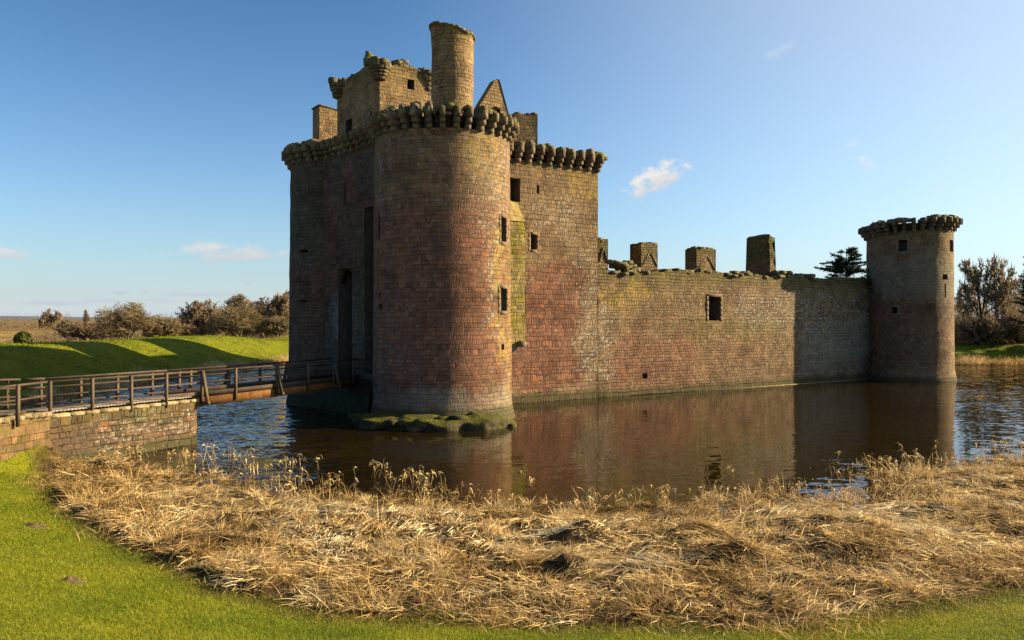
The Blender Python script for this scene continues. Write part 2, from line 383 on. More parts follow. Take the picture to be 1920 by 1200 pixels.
def build_sky():
    t = NT(world.node_tree); bg = t.N['Background']
    sky = t.node('ShaderNodeTexSky', sky_type='NISHITA'); sky.sun_disc = False
    sky.sun_elevation = SUN_EL; sky.sun_rotation = PI / 2 - SUN_AZ
    sky.altitude = 0; sky.air_density = .8; sky.dust_density = 1.; sky.ozone_density = 3
    d = t.node('ShaderNodeTexCoord').outputs['Generated']
    s = t.sep(d)
    az = t.m('ARCTAN2', s[0], s[1]); el = t.m('ARCSINE', s[2])
    col = t.mix(1., sky.outputs[0], (.74, 1.0, .98), 'MULTIPLY')
    white = 1.0 / (SKY_STR * 2 ** EXPO)
    g = t.node('ShaderNodeGamma'); g.inputs[1].default_value = 1.4
    t.put(g.inputs[0], t.mix(1., col, (1 / white,) * 3, 'MULTIPLY'))
    col = t.mix(1., g.outputs[0], (white,) * 3, 'MULTIPLY')
    # thin haze: pale low down all round, and a milky veil toward the sun
    hz = t.mul(t.m('EXPONENT', t.mul(t.m('MAXIMUM', el, 0.), -HZ_K)), HZ_A)
    col = t.mix(hz, col, tuple(c * white for c in HZ_C))
    dot = t.add(t.add(t.mul(s[0], sdir.x), t.mul(s[1], sdir.y)), t.mul(s[2], sdir.z))
    col = t.mix(t.ss(dot, .1, .95, 0., VEIL), col, tuple(c * white for c in (.88, .93, .96)))
    def cloud(px, py, hw, hh, dens, c, scale=26., th=.0, tilt=0.):
        nonlocal col
        a0 = math.atan((px - 960) / FOC); e0 = math.atan((HZ - py) / math.hypot(FOC, px - 960))
        ra, re = hw / FOC * math.cos(a0), hh / FOC
        da = t.sub(az, a0); de = t.sub(t.sub(el, e0), t.mul(da, tilt))
        r = t.m('SQRT', t.add(t.m('POWER', t.m('DIVIDE', da, ra), 2.), t.m('POWER', t.m('DIVIDE', de, re), 2.)))
        nz = t.noise(t.xyz(t.mul(az, scale), t.mul(el, scale * 1.7), px * .013), 1., 6., .62, .3)
        mk = t.ss(t.add(t.sub(1., r), t.mul(t.sub(nz, .5), 2.6)), .05 + th, .75 + th)
        mk = t.mul(mk, t.ss(r, .75, 1.35, 1., 0.))
        # undersides and far edges thin out greyer
        sh = t.ss(t.add(t.m('DIVIDE', de, re), t.mul(t.sub(nz, .5), 1.5)), -.7, .5)
        cc = t.mix(sh, tuple(x * .84 * white for x in (c[0] * .93, c[1] * .96, c[2] * 1.04)), tuple(x * white for x in c))
        col = t.mix(t.mul(mk, dens), col, cc)
    cloud(1228, 336, 72, 30, .9, (.92, .86, .80), 40., .0, .38)
    cloud(430, 474, 140, 24, .62, (.86, .78, .72), 26., .05, .05)
    cloud(5, 474, 50, 14, .6, (.85, .76, .74), 30., .05)
    cloud(1462, 96, 40, 14, .22, (.8, .85, .9), 50., .15, .4)
    cloud(1626, 306, 24, 16, .4, (.95, .93, .9), 60., .1, -.3)
    cloud(1597, 272, 22, 10, .2, (.9, .92, .92), 60., .1, .2)
    for (x, y, w, h, de) in [(95, 566, 90, 7, .5), (200, 562, 60, 6, .45), (225, 547, 18, 6, .6), (272, 546, 24, 5, .45), (290, 562, 60, 8, .4), (345, 549, 50, 7, .45), (420, 550, 60, 8, .4), (466, 530, 13, 6, .5), (60, 588, 160, 8, .3), (330, 585, 200, 14, .35)]:
        cloud(x, y, w, h, de, (.60, .66, .76), 30., .0)
    t.put(bg.inputs[0], col); bg.inputs[1].default_value = SKY_STR
build_sky()
scene.view_settings.view_transform = 'Standard'; scene.view_settings.look = 'None'; scene.view_settings.exposure = EXPO; scene.view_settings.gamma = 1
scene.cycles.max_bounces = 6; scene.cycles.use_denoising = True

# ------------------------------------------------------------------ terrain
MOAT = np.array([(-16.4, 28.7), (-14.9, 26), (-12.6, 22.6), (-9.6, 19.4), (-7.5, 17.4), (-5.5, 15.6), (-2.9, 14.2), (0, 13.75), (2.5, 13.7), (4.8, 13.7), (6.3, 14.2), (7.6, 14.75), (9.8, 15.6), (15, 18), (22, 23),
                 (34, 33), (50, 46), (62, 60), (67, 80), (66, 93), (61, 96), (50, 97), (30, 116), (5, 132), (-12, 130), (-24, 118), (-28, 102), (-30, 86), (-31, 74), (-31, 60), (-30.5, 47), (-28, 38), (-24, 33), (-20, 31), (-18.2, 29.6)], float)
REEDB = np.array([(-16.2, 28.5), (-14.9, 26), (-12.6, 22.6), (-9.6, 19.4), (-7.5, 17.4), (-5.5, 15.6), (-2.9, 14.2), (0, 13.75), (2.5, 13.7), (4.8, 13.7), (6.3, 14.2), (7.6, 14.75), (9.8, 15.6), (15, 18), (22, 23), (30, 30),
                  (28, 35), (20.4, 31.8), (17.5, 30.8), (14.6, 29.4), (11.9, 27.2), (10.6, 25.6), (9.6, 24.2), (8.2, 24.6), (6.4, 24.5), (3.8, 23.4), (.6, 23.4), (-2.6, 24), (-5.3, 24.6), (-8.1, 26.2), (-10.6, 28.2), (-12.8, 28.8), (-15, 29.4)], float)
def sdf(x, y, poly):                    # >0 outside
    x = np.asarray(x, float); y = np.asarray(y, float)
    d2 = np.full(x.shape, 1e18); ins = np.zeros(x.shape, bool)
    n = len(poly)
    for i in range(n):
        ax, ay = poly[i]; bx, by = poly[(i + 1) % n]
        ex, ey = bx - ax, by - ay
        k = np.clip(((x - ax) * ex + (y - ay) * ey) / (ex * ex + ey * ey), 0, 1)
        d2 = np.minimum(d2, (x - ax - k * ex) ** 2 + (y - ay - k * ey) ** 2)
        c = ((ay > y) != (by > y)) & (x < (bx - ax) * (y - ay) / ((by - ay) if by != ay else 1e-9) + ax)
        ins ^= c
    return np.where(ins, -1, 1) * np.sqrt(d2)
def polydist(x, y, pts):
    d2 = np.full(np.shape(x), 1e18)
    for (ax, ay), (bx, by) in zip(pts[:-1], pts[1:]):
        ex, ey = bx - ax, by - ay
        k = np.clip(((x - ax) * ex + (y - ay) * ey) / (ex * ex + ey * ey), 0, 1)
        d2 = np.minimum(d2, (x - ax - k * ex) ** 2 + (y - ay - k * ey) ** 2)
    return np.sqrt(d2)
PATH = [(-18.3, 28.4), (-19.2, 26.2), (-21.2, 23.5), (-26, 20)]
def reed_mound(x, y):
    a = fbm(x * .55, y * .55, 5, 3); b = fbm(x * 1.6, y * 1.6, 9, 3)
    m = .05 + .5 * np.clip(a - .38, 0, 1) + .6 * (b - .5) * sstep(.42, .6, vnoise(x * .5, y * .5, 19))
    for (cx, cy, hh, ww) in ((1.75, 19.1, .75, .55), (1.2, 16.8, .6, .45), (4.4, 18.7, .8, .7), (4.9, 17.2, .7, .5), (-3.3, 17.6, .4, .6), (8.2, 19.5, .5, .8), (11.8, 26.2, .7, .9), (-7.2, 20.4, .4, .6), (7.6, 17.3, .45, .5)):
        m = m + .75 * hh * np.exp(-((x - cx) ** 2 + ((y - cy) * 1.2) ** 2) / ww ** 2)
    return np.clip(m, -.05, 1.2)
def height(x, y):
    x = np.asarray(x, float); y = np.asarray(y, float)
    d = sdf(x, y, MOAT)
    left = sstep(-22, -28, x)
    b = .10 + (.27 + .2 * left) * (np.sqrt(d * d + .8) - .89)
    farr = sstep(70, 90, y) * sstep(20, 40, x)
    back = sstep(100, 118, y) * (1 - farr) * sstep(-30, -12, x)
    Hc = 3.65 * (1 - left) + left * (3.15 + .5 * (vnoise(x * .06, y * .06, 3) - .5))
    Hc = Hc * (1 - farr) + farr * 2.2
    hump = np.exp(-((y - 150) / 22.) ** 2) * left
    Hc = Hc + .7 * hump - .9 * left * np.exp(-((y - 118) / 11.) ** 2)
    k = .5
    h = np.clip(.5 + .5 * (Hc - b) / k, 0, 1); z = Hc * (1 - h) + b * h - k * h * (1 - h)
    # beyond the left crest the ground drops to the open heath
    fall = left * sstep(11, 30, d)
    fld = 1.35 + .5 * (fbm(x * .02, y * .02, 8, 3) - .5)
    z = z * (1 - fall) + fld * fall
    far = sstep(150, 320, np.hypot(x, y))
    z = z * (1 - far) + (1.1 + 1.0 * (fbm(x * .008, y * .008, 2, 3) - .5)) * far
    z = z + .10 * (fbm(x * .25, y * .25, 21, 3) - .5) * sstep(.5, 4, d)
    # causeway head
    p = polydist(x, y, PATH)
    z = np.maximum(z, np.where(d > -.6, 2.02 - 1.3 * np.maximum(0, p - .9), -9))
    # inside: moat bed, raised into a reed shelf along the near toe
    rs = -sdf(x, y, REEDB)
    bed = np.maximum(.10 + d * .35, -1.2)
    shelf = -.5 + (.5 + reed_mound(x, y) * .8) * sstep(-.4, 2.6, rs)
    wv_ = np.maximum(sstep(-.4, 2.6, rs), sstep(-4., -2.6, d) * (rs > -.05))
    shelf = -.5 + (.56 + reed_mound(x, y) * .8) * wv_
    zin = np.where(rs > -.4, np.maximum(bed, shelf), bed)
    return np.where(d > 0, z, np.where(d > -.6, np.maximum(zin, z * 0 + np.where(p < 3, 2.02 - 1.3 * np.maximum(0, p - .9), -9)), zin)), d, rs
# one sheet, polar about the viewpoint so that it is fine near by and still reaches the horizon
th = np.concatenate([np.arange(-180, -46, 4.), np.arange(-46, 46, .16), np.arange(46, 181, 4.)]); th[-1] = 180
rad = np.concatenate([np.geomspace(.6, 8, 14)[:-1], np.geomspace(8, 40, 110)[:-1], np.geomspace(40, 170, 130)[:-1], np.geomspace(170, 4000, 40)])
TH, RA = np.meshgrid(np.radians(th), rad, indexing='ij')
GX, GY = np.sin(TH) * RA, np.cos(TH) * RA
GZ, GD, GRS = height(GX, GY)
def ground_material():
    m, t, b = new_mat('ground_cover', .95, .1)
    P = objsock(t); s = t.sep(P)
    zone = t.node('ShaderNodeAttribute', attribute_name='zone'); z = t.sep(zone.outputs['Color'])
    n1 = t.noise(P, .35, 5., .65); n2 = t.noise(P, 3., 5., .7); n3 = t.noise(P, 18., 4., .7)
    g = t.ramp(n1, [(.3, (.08, .105, .006)), (.5, (.135, .148, .007)), (.7, (.185, .172, .012))])
    g = t.mix(1., g, t.ramp(n2, [(.3, (.65, .7, .6)), (.5, (1.,) * 3), (.72, (1.35, 1.25, 1.2))]), 'MULTIPLY')
    g = t.mix(1., g, t.ramp(n3, [(.3, (.55,) * 3), (.5, (1.,) * 3), (.7, (1.45,) * 3)]), 'MULTIPLY')
    r = t.ramp(n2, [(.3, (.02, .013, .006)), (.5, (.06, .038, .015)), (.7, (.18, .115, .045))])
    h = t.ramp(t.noise(t.xyz(s[0], t.mul(s[1], .45)), .045, 5., .6), [(.3, (.15, .11, .035)), (.5, (.26, .175, .05)), (.7, (.33, .21, .06))])
    h = t.mix(1., h, t.ramp(t.noise(P, .5, 5., .7), [(.3, (.6,) * 3), (.6, (1.2,) * 3)]), 'MULTIPLY')
    dirt = t.ramp(n2, [(.3, (.17, .13, .09)), (.7, (.3, .24, .17))])
    c = t.mix(z[1], g, h); c = t.mix(z[2], c, dirt); c = t.mix(z[0], c, r)
    t.put(b.inputs['Base Color'], c)
    t.put(b.inputs['Normal'], t.bump(t.add(t.add(t.mul(n3, .5), n2), t.mul(t.noise(P, 1.1, 4., .6), 1.5)), .8, .2))
    return m
mb = MB()
nt_, nr_ = GX.shape
idx = np.arange(nt_ * nr_).reshape(nt_, nr_)
q = np.stack([idx[:-1, :-1], idx[:-1, 1:], idx[1:, 1:], idx[1:, :-1]], -1).reshape(-1, 4)[:, ::-1]
mb.add(np.stack([GX, GY, GZ], -1), q)
M['ground'] = ground_material()
ground = mb.build('ground', M['ground'], smooth=True); tag(ground, kind='structure')
zc = np.zeros((GX.size, 4), np.float32); zc[:, 3] = 1
leftf = sstep(-24, -30, GX)
zc[:, 0] = np.where(GD < 0, 1, sstep(1.0, .1, GD + .8 * (fbm(GX * 1.2, GY * 1.2, 4, 3) - .5) + np.where(GX < -26, .3, 0))).ravel()
zc[:, 1] = np.maximum(leftf * sstep(12, 17, GD + 3 * (vnoise(GX * .2, GY * .2, 6) - .5)), sstep(118, 135, np.hypot(GX, GY)) * (1 - leftf)).ravel()
pd = polydist(GX, GY, PATH)
zc[:, 2] = sstep(1.0, .55, pd + .5 * (fbm(GX * 2, GY * 2, 3, 2) - .5)).ravel()
ca = ground.data.color_attributes.new('zone', 'FLOAT_COLOR', 'POINT'); ca.data.foreach_set('color', zc.ravel())

# ------------------------------------------------------------------ water
def water_material():
    m, t, b = new_mat('moat_water', .025, .4)
    P = objsock(t); s = t.sep(P)
    b.inputs['IOR'].default_value = 1.33
    c = t.ramp(t.noise(P, .12, 3.), [(.35, (.011, .0072, .0015)), (.65, (.017, .011, .0024))])
    t.put(b.inputs['Base Color'], c)
    # breeze: rougher ripples on the open left arm, nearly still in the lee of the castle
    ex = t.m('MAXIMUM', t.ss(t.add(s[0], t.mul(s[1], .25)), -1.0, 3.5, 1., .0), t.ss(t.sub(s[0], t.mul(s[1], .35)), 7., 14., 0., .3))
    wv = t.xyz(t.add(t.mul(s[0], .7), t.mul(s[1], .2)), t.add(t.mul(s[1], 1.3), t.mul(s[0], -.3)), 0.)
    def slope(scale, seed):
        n = t.node('ShaderNodeTexNoise'); t.put(n.inputs['Vector'], t.xyz(t.sep(wv)[0], t.sep(wv)[1], seed))
        n.inputs['Scale'].default_value = scale; n.inputs['Detail'].default_value = 3.; n.inputs['Distortion'].default_value = .5
        return t.sep(n.outputs['Color'])
    a, c_ = slope(1.5, 1.), slope(4.5, 5.)
    # gusts: patches of ruffled and smoother water
    gust = t.ss(t.noise(t.xyz(t.mul(s[0], .25), t.mul(s[1], .5), 9.), .7, 3.), .35, .65, .55, 1.25)
    amp = t.mul(t.m('MULTIPLY_ADD', ex, .78, .085), gust)
    nx = t.mul(t.add(t.sub(a[0], .5), t.mul(t.sub(c_[0], .5), .6)), amp)
    ny = t.mul(t.add(t.sub(a[1], .5), t.mul(t.sub(c_[1], .5), .6)), t.mul(amp, 1.3))
    vn = t.node('ShaderNodeVectorMath', operation='NORMALIZE'); t.put(vn.inputs[0], t.xyz(nx, ny, 1.))
    t.put(b.inputs['Normal'], vn.outputs[0])
    return m
M['water'] = water_material()
mb = MB()
grid(mb, np.linspace(-60, 90, 31), np.linspace(2, 150, 31), lambda U, V: np.stack([U, V, U * 0], -1))
tag(mb.build('water', M['water']), kind='structure')

# ------------------------------------------------------------------ castle
castle = empty('castle', (0, 60, 0))
tag(castle, 'ruined red sandstone moated castle with drum towers rising out of dark water', 'castle')
UP = np.array([0, 0, 1.])
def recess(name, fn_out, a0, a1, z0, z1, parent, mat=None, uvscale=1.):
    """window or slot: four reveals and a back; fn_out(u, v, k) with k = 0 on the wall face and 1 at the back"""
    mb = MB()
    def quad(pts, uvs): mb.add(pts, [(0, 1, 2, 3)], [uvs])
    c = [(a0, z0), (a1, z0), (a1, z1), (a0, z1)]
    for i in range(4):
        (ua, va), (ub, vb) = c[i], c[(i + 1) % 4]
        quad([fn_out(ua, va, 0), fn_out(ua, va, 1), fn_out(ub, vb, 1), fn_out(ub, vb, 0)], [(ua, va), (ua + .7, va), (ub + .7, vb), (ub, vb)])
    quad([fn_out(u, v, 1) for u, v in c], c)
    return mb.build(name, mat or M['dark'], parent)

class Drum:
    def __init__(s, C, r, batter=.1, face=None):
        s.C = np.array(C, float); s.r = r; s.bat = batter
        s.face = math.atan2(-s.C[1], -s.C[0]) if face is None else face
    def rad(s, z): return s.r + s.bat * np.clip(1 - np.asarray(z) / 14., 0, 1) + .18 * np.clip(1 - np.asarray(z) / 1.3, 0, 1) ** 2
    def pt(s, a, z, off=0.):            # a = angle from the side that faces the viewpoint, positive to the right in the photo
        a = np.asarray(a, float); z = np.asarray(z, float)
        A = s.face + a; rr = s.rad(z) + off
        return np.stack([s.C[0] + rr * np.cos(A), s.C[1] + rr * np.sin(A), z + 0 * A], -1)
    def hit(s, px, py):                 # photo pixel -> (a, z)
        dx, dy = (px - 960) / FOC, 1.
        L = math.hypot(dx, dy); dx /= L; dy /= L
        b = -(dx * -s.C[0] + dy * -s.C[1]); c = s.C @ s.C - s.r ** 2
        disc = b * b - c
        k = b - math.sqrt(max(disc, 0)); X, Y = dx * k, dy * k
        a = math.atan2(Y - s.C[1], X - s.C[0]) - s.face
        a = (a + PI) % (2 * PI) - PI
        return a, EYE + (HZ - py) / FOC * Y
    def holes(s, rects):
        out = []
        for (x0, x1, y0, y1) in rects:
            xm, ym = (x0 + x1) / 2, (y0 + y1) / 2
            a0 = s.hit(x0, ym)[0]; a1 = s.hit(x1, ym)[0]; z0 = s.hit(xm, y1)[1]; z1 = s.hit(xm, y0)[1]
            out.append((a0, a1, z0, z1))
        return out
    def body(s, name, mat, zb, zt, holes, seed, topamp=.25, amp=.035, name_tilt=False, parent=None):
        mb = MB()
        ex = [h[0] for h in holes] + [h[1] for h in holes]; ez = [h[2] for h in holes] + [h[3] for h in holes]
        us = lines(-PI, PI, .06, ex); vs = lines(zb, zt, .33, ez)
        def fn(U, V):
            P = s.pt(U, V)
            n = (fbm(U * s.r * 1.1 + 50, V * 1.1, seed, 3) - .5) * 2 * amp
            hm = np.ones_like(n)
            for h in holes: hm[(U >= h[0] - .001) & (U <= h[1] + .001) & (V >= h[2] - .001) & (V <= h[3] + .001)] = 0
            hm[np.abs(np.abs(U) - PI) < 1e-6] = 0
            n = n * hm
            A = s.face + U
            P[..., 0] += n * np.cos(A); P[..., 1] += n * np.sin(A)
            return P
        top = lambda u: zt + (.2 * np.sin(u) if name_tilt else 0) + topamp * (fbm(u * s.r * 1.3 + 9, u * 0, seed + 3, 3) - .5) * 2
        grid(mb, us, vs, fn, holes, top, lambda U, V: (U * s.r, V))
        # lid
        rs = np.array([1., .6, .2, 0.])
        tz = top(us)
        U, K = np.meshgrid(us, rs, indexing='ij')
        P = np.stack([s.C[0] + s.r * K * np.cos(s.face + U), s.C[1] + s.r * K * np.sin(s.face + U), np.where(K > .99, tz[:, None], zt - .5 * (1 - K))], -1)
        P[:, 0] = fn(us[:, None], tz[:, None])[:, 0]
        i = np.arange(P.shape[0] * 4).reshape(-1, 4)
        qq = np.stack([i[:-1, :-1], i[1:, :-1], i[1:, 1:], i[:-1, 1:]], -1).reshape(-1, 4)
        mb.add(P.reshape(-1, 3), qq, np.stack([(U * 3).ravel(), (K * 3).ravel()], -1)[qq])
        o = mb.build(name, mat, parent or castle)
        return o
    def windows(s, holes, parent, depth=.9, names=None):
        for i, (a0, a1, z0, z1) in enumerate(holes):
            recess((names or {}).get(i, 'window'), lambda u, v, k: s.pt(u, v, -depth * k), a0, a1, z0, z1, parent)

# corbel meshes: three oversailing rounded stones; local +x points out of the wall
CORB = []
for k in range(4):
    rg = np.random.default_rng(40 + k); mb = MB()
    for i, pr in enumerate((.25, .45)):
        block(mb, ((pr - .7) / 2, 0, .17 + i * .345), (pr + .7, .25 + rg.uniform(-.025, .025), .33), rg, 0, .025, .32)
    block(mb, (-.02, 0, .95), (1.36, .245, .53), rg, 0, .03, .1)
    o = mb.build('corbel', M['corbel']); CORB.append(o.data); bpy.data.objects.remove(o)
def corbel(p, ang, sc, parent, rg):
    o = bpy.data.objects.new('corbel', CORB[rg.integers(4)]); COL.objects.link(o)
    o.location = p; o.rotation_euler = (0, rg.uniform(-.03, .03), ang + rg.uniform(-.05, .05)); o.scale = (sc[0], sc[1] * rg.uniform(.9, 1.12), sc[2])
    o.parent = parent
def crown_ring(D, parent, zc, n, a_lo, a_hi, sc, seed, hstone=.4, keep=.8, tilt=lambda a: 0.):
    rg = np.random.default_rng(seed); mb = MB()
    step = 2 * PI / n
    for k in range(n):
        a = -PI + (k + .5) * step + rg.uniform(-.012, .012)
        if not (a_lo < a < a_hi): continue
        A = D.face + a
        zz = zc + rg.uniform(-.03, .03) + tilt(a)
        corbel(D.pt(a, zz, -.02), A, sc, parent, rg)
        top = zz + 1.21 * sc[2]
        h = hstone * rg.uniform(.4, 1.3)
        p = D.pt(a + rg.uniform(-.02, .02), top + h / 2 - .03, .1 * sc[0]); block(mb, p, (.72 * sc[0], .25 * sc[1] * rg.uniform(.8, 1.3), h), rg, A + rg.uniform(-.1, .1), .07, .2)
        if rg.random() < .5:
            h2 = rg.uniform(.08, .2); p = D.pt(a + rg.uniform(-.03, .03), top + h + h2 / 2 - .06, rg.uniform(-.1, .15)); block(mb, p, (rg.uniform(.25, .5), rg.uniform(.18, .36), h2), rg, A + rg.uniform(-.4, .4), .14)
        if rg.random() < keep:              # a scrap of parapet still bridges two corbels
            h = rg.uniform(.2, .42); p = D.pt(a + step / 2, top - .12 + h / 2, .12); block(mb, p, (.5, D.r * step * rg.uniform(.7, 1.05), h), rg, A + step / 2, .1)
        if rg.random() < .6:
            p = D.pt(a + rg.uniform(-.5, .5) * step, top + rg.uniform(.0, .3), rg.uniform(-.5, -.3)); block(mb, p, (.4, .5, .35), rg, A, .14)
    mb.build('parapet', M['rubble'], parent)
    Drum(tuple(D.C), D.r - .6, 0, D.face).body('wall_walk', M['dark'], zc - .4, zc + 1.05 * sc[2], (), seed, .1, .02, parent=parent)

# --- near gate drum
T1 = Drum((-3.8, 43.9), 3.68, .12)
h1 = T1.holes([(938.5, 948, 408, 453), (936.5, 948, 541, 583), (937.5, 942.5, 645, 656), (710.5, 714, 402, 448), (711.5, 716, 548, 558), (712, 719, 570, 579)])
drum1 = T1.body('round_tower', M['drum'], -1.2, 14.98, h1, 5, .04)
drum1['label'] = 'sunlit round gate tower rising from a mossy ledge at the water'
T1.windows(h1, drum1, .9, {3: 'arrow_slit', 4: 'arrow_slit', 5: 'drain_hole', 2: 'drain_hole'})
crown_ring(T1, drum1, 14.95, 35, -1.95, 2.0, (.85, 1., .82), 71, .22, .12)
# --- far gate drum
T0 = Drum((-10.6, 52.0), 3.68, .12)
h0 = T0.holes([(562, 578, 468, 474), (562, 575, 562.5, 567.5)])
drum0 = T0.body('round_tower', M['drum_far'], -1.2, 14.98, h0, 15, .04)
drum0['label'] = 'shaded round gate tower beside the footbridge'
T0.windows(h0, drum0, .8, {0: 'slot', 1: 'slot'})
crown_ring(T0, drum0, 14.95, 35, -2.0, 2.0, (.85, 1., .82), 72, .22, .3)
# --- corner drum at the far end of the curtain wall
T2 = Drum((35.75, 72.0), 3.5, .1)
h2 = T2.holes([(1684.5, 1701, 450, 472), (1780.5, 1787, 450, 472), (1767, 1776, 514.5, 524.5), (1672, 1683, 576, 588), (1770.5, 1773, 531, 558)])
drum2 = T2.body('round_tower', M['corner'], -1.2, 12.98, h2, 25, .04, .035, True)
drum2['label'] = 'round corner tower at the far end of the curtain wall'
T2.windows(h2, drum2, .9, {4: 'arrow_slit'})
crown_ring(T2, drum2, 12.85, 32, -1.9, 1.9, (1.12, .95, .86), 73, .13, .75, lambda a: .24 * math.sin(a))

# --- straight walls
class Wall:
    def __init__(s, p0, dirv, D):        # outward normal is on the right-hand side of the direction
        s.p = np.array(p0, float); s.d = np.array(dirv, float); s.d /= np.linalg.norm(s.d); s.n = np.array([s.d[1], -s.d[0]]); s.D = D
    def pt(s, t, z, off=0.):
        t = np.asarray(t, float); z = np.asarray(z, float); off = np.asarray(off, float)
        return np.stack([s.p[0] + s.d[0] * t + s.n[0] * off + 0 * z, s.p[1] + s.d[1] * t + s.n[1] * off + 0 * z, z + 0 * t], -1)
    def hit(s, px, py, off=0.):
        k = (px - 960) / FOC; q = s.p + s.n * off
        Y = (q @ s.n) / (k * s.n[0] + s.n[1]); X = k * Y
        return float((np.array([X, Y]) - q) @ s.d), EYE + (HZ - py) / FOC * Y
    def holes(s, rects, off=0.):
        out = []
        for (x0, x1, y0, y1) in rects:
            xm, ym = (x0 + x1) / 2, (y0 + y1) / 2
            out.append((s.hit(x0, ym, off)[0], s.hit(x1, ym, off)[0], s.hit(xm, y1, off)[1], s.hit(xm, y0, off)[1]))
        return out
    def body(s, name, mat, t0, t1, zb, zt, holes=(), seed=1, topfn=None, amp=.04, parent=None, mb=None, step=.35, vstep=.35, build=True):
        mb = mb or MB()
        us = lines(t0, t1, step, [h[0] for h in holes] + [h[1] for h in holes])
        vs = lines(zb, zt, vstep, [h[2] for h in holes] + [h[3] for h in holes])
        topf = topfn or (lambda u: zt + 0 * u)
        def fn(U, V):
            n = (fbm(U * .9 + 30, V * .9, seed, 3) - .5) * 2 * amp
            for h in holes: n[(U >= h[0] - .001) & (U <= h[1] + .001) & (V >= h[2] - .001) & (V <= h[3] + .001)] = 0
            return s.pt(U, V, n)
        grid(mb, us, vs, fn, holes, topf)
        tz = topf(us)
        if np.ndim(tz) == 0: tz = us * 0 + tz
        tz = np.maximum(tz, vs[-2] + .02)
        # cap
        ks = np.linspace(0, 1, 5)
        U, K = np.meshgrid(us, ks, indexing='ij')
        nn = (fbm(U * .9 + 30, tz[:, None] * .9 + 0 * K, seed, 3) - .5) * 2 * amp * (K == 0)
        zz = tz[:, None] + .35 * (fbm(U * 1.2, K * s.D * 1.2, seed + 5, 3) - .4) * np.sin(PI * K)
        P = s.pt(U, zz, -s.D * K + nn)
        i = np.arange(U.size).reshape(U.shape)
        qq = np.stack([i[:-1, :-1], i[1:, :-1], i[1:, 1:], i[:-1, 1:]], -1).reshape(-1, 4)
        mb.add(P.reshape(-1, 3), qq, np.stack([U.ravel(), (zz + K * s.D).ravel()], -1)[qq])
        # back and ends
        grid(mb, us, np.array([zb, zt]), lambda U, V: s.pt(U, V, -s.D), (), lambda u: tz, None, True)
        for tt, fl, zt_ in ((us[0], True, tz[0]), (us[-1], False, tz[-1])):
            grid(mb, np.linspace(0, s.D, 4), np.array([zb, zt_]), lambda U, V: s.pt(tt + 0 * U, V, -U), (), None, lambda U, V: (tt + U + 3.3, V), fl)
        return mb.build(name, mat, parent or castle) if build else mb
    def windows(s, holes, parent, depth=.9, names=None):
        for i, (a0, a1, z0, z1) in enumerate(holes):
            recess((names or {}).get(i, 'window'), lambda u, v, k: s.pt(u, v, -depth * k), a0, a1, z0, z1, parent)

WD = np.array([.833, .553])
W = Wall((0, 50.6), WD, 2.0)
# gatehouse flank with its corbelled wall head
tE0 = W.hit(1121, 500)[0]
hw = W.holes([(955.5, 975.5, 334, 378), (1006, 1011.5, 347, 363), (995, 1006.5, 440, 468)])
wing = W.body('gatehouse_flank', M['wing'], -5.2, W.hit(1121, 500)[0], -1.2, 15.5, hw, 31)
Wall(tuple(W.pt(0, 0, -.6)[:2]), tuple(WD), 1.2).body('wall_walk', M['dark'], -5.2, tE0 - .6, 15.0, 16.2, (), 32, parent=wing)
wing['label'] = 'tall sunlit flank of the gatehouse with a broad patch of red stone'
W.windows(hw, wing, 1.0)
rg = np.random.default_rng(81); mb = MB()
tE = W.hit(1121, 500)[0]
tk = np.arange(-1.2, tE + .1, .82)
for i, t_ in enumerate(tk):
    corbel(W.pt(t_, 15.35, -.02), math.atan2(W.n[1], W.n[0]), (.85, 1.0, .82), wing, rg)
    h = rg.uniform(.3, .5)
    h *= .7; block(mb, W.pt(t_, 16.3 + h / 2, .1), (.42, .75, h), rg, math.atan2(WD[1], WD[0]), .09)
    if rg.random() < .35 or t_ > 4: block(mb, W.pt(t_ + .41, 16.18 + h / 2, .0), (.5, .7, h * .9), rg, math.atan2(WD[1], WD[0]), .09)
    if rg.random() < .45: block(mb, W.pt(t_ + rg.uniform(-.15, .15), 16.28 + h + .05, rg.uniform(-.1, .2)), (.4, .4, .28), rg, rg.uniform(0, 3), .14)
for k in range(6):                      # corbels return along the end wall
    p = W.pt(tE, 15.35, -.3 - k * .82); 
    if k < 3: corbel(p, math.atan2(WD[1], WD[0]), (1., 1.05, .92), wing, rg)
    block(mb, W.pt(tE + .2, 16.6, -.3 - k * .82), (.9, .6, .4), rg, math.atan2(WD[1], WD[0]), .1)
mb.build('parapet', M['rubble'], wing)

# gatehouse body behind (mostly hidden)
def prism(name, mat, pts, z0, z1, parent=castle):
    mb = MB(); pts = np.array(pts, float); per = 0
    for i in range(len(pts)):
        a, b_ = pts[i], pts[(i + 1) % len(pts)]; L = np.linalg.norm(b_ - a)
        grid(mb, np.linspace(0, 1, max(2, int(L / 1.5) + 1)), np.linspace(z0, z1, 5), lambda U, V: np.stack([a[0] + (b_[0] - a[0]) * U, a[1] + (b_[1] - a[1]) * U, V], -1), (), None, lambda U, V: (per + U * L, V))
        per += L
    c = pts.mean(0)
    v = np.concatenate([np.c_[pts, np.full(len(pts), z1)], [[c[0], c[1], z1 + .2]]])
    n = len(pts)
    f = [(i, (i + 1) % n, n, n) for i in range(n)]
    for i in range(n):
        mid = (v[i] + v[n]) / 2
    # triangles as quads: split each side at its middle
    V2 = []; F2 = []
    for i in range(n):
        a, b_ = v[i], v[(i + 1) % n]; k = len(V2); V2 += [a, (a + b_) / 2, b_, v[n]]; F2.append((k, k + 1, k + 2, k + 3))
    mb.add(V2, F2)
    return mb.build(name, mat, parent)
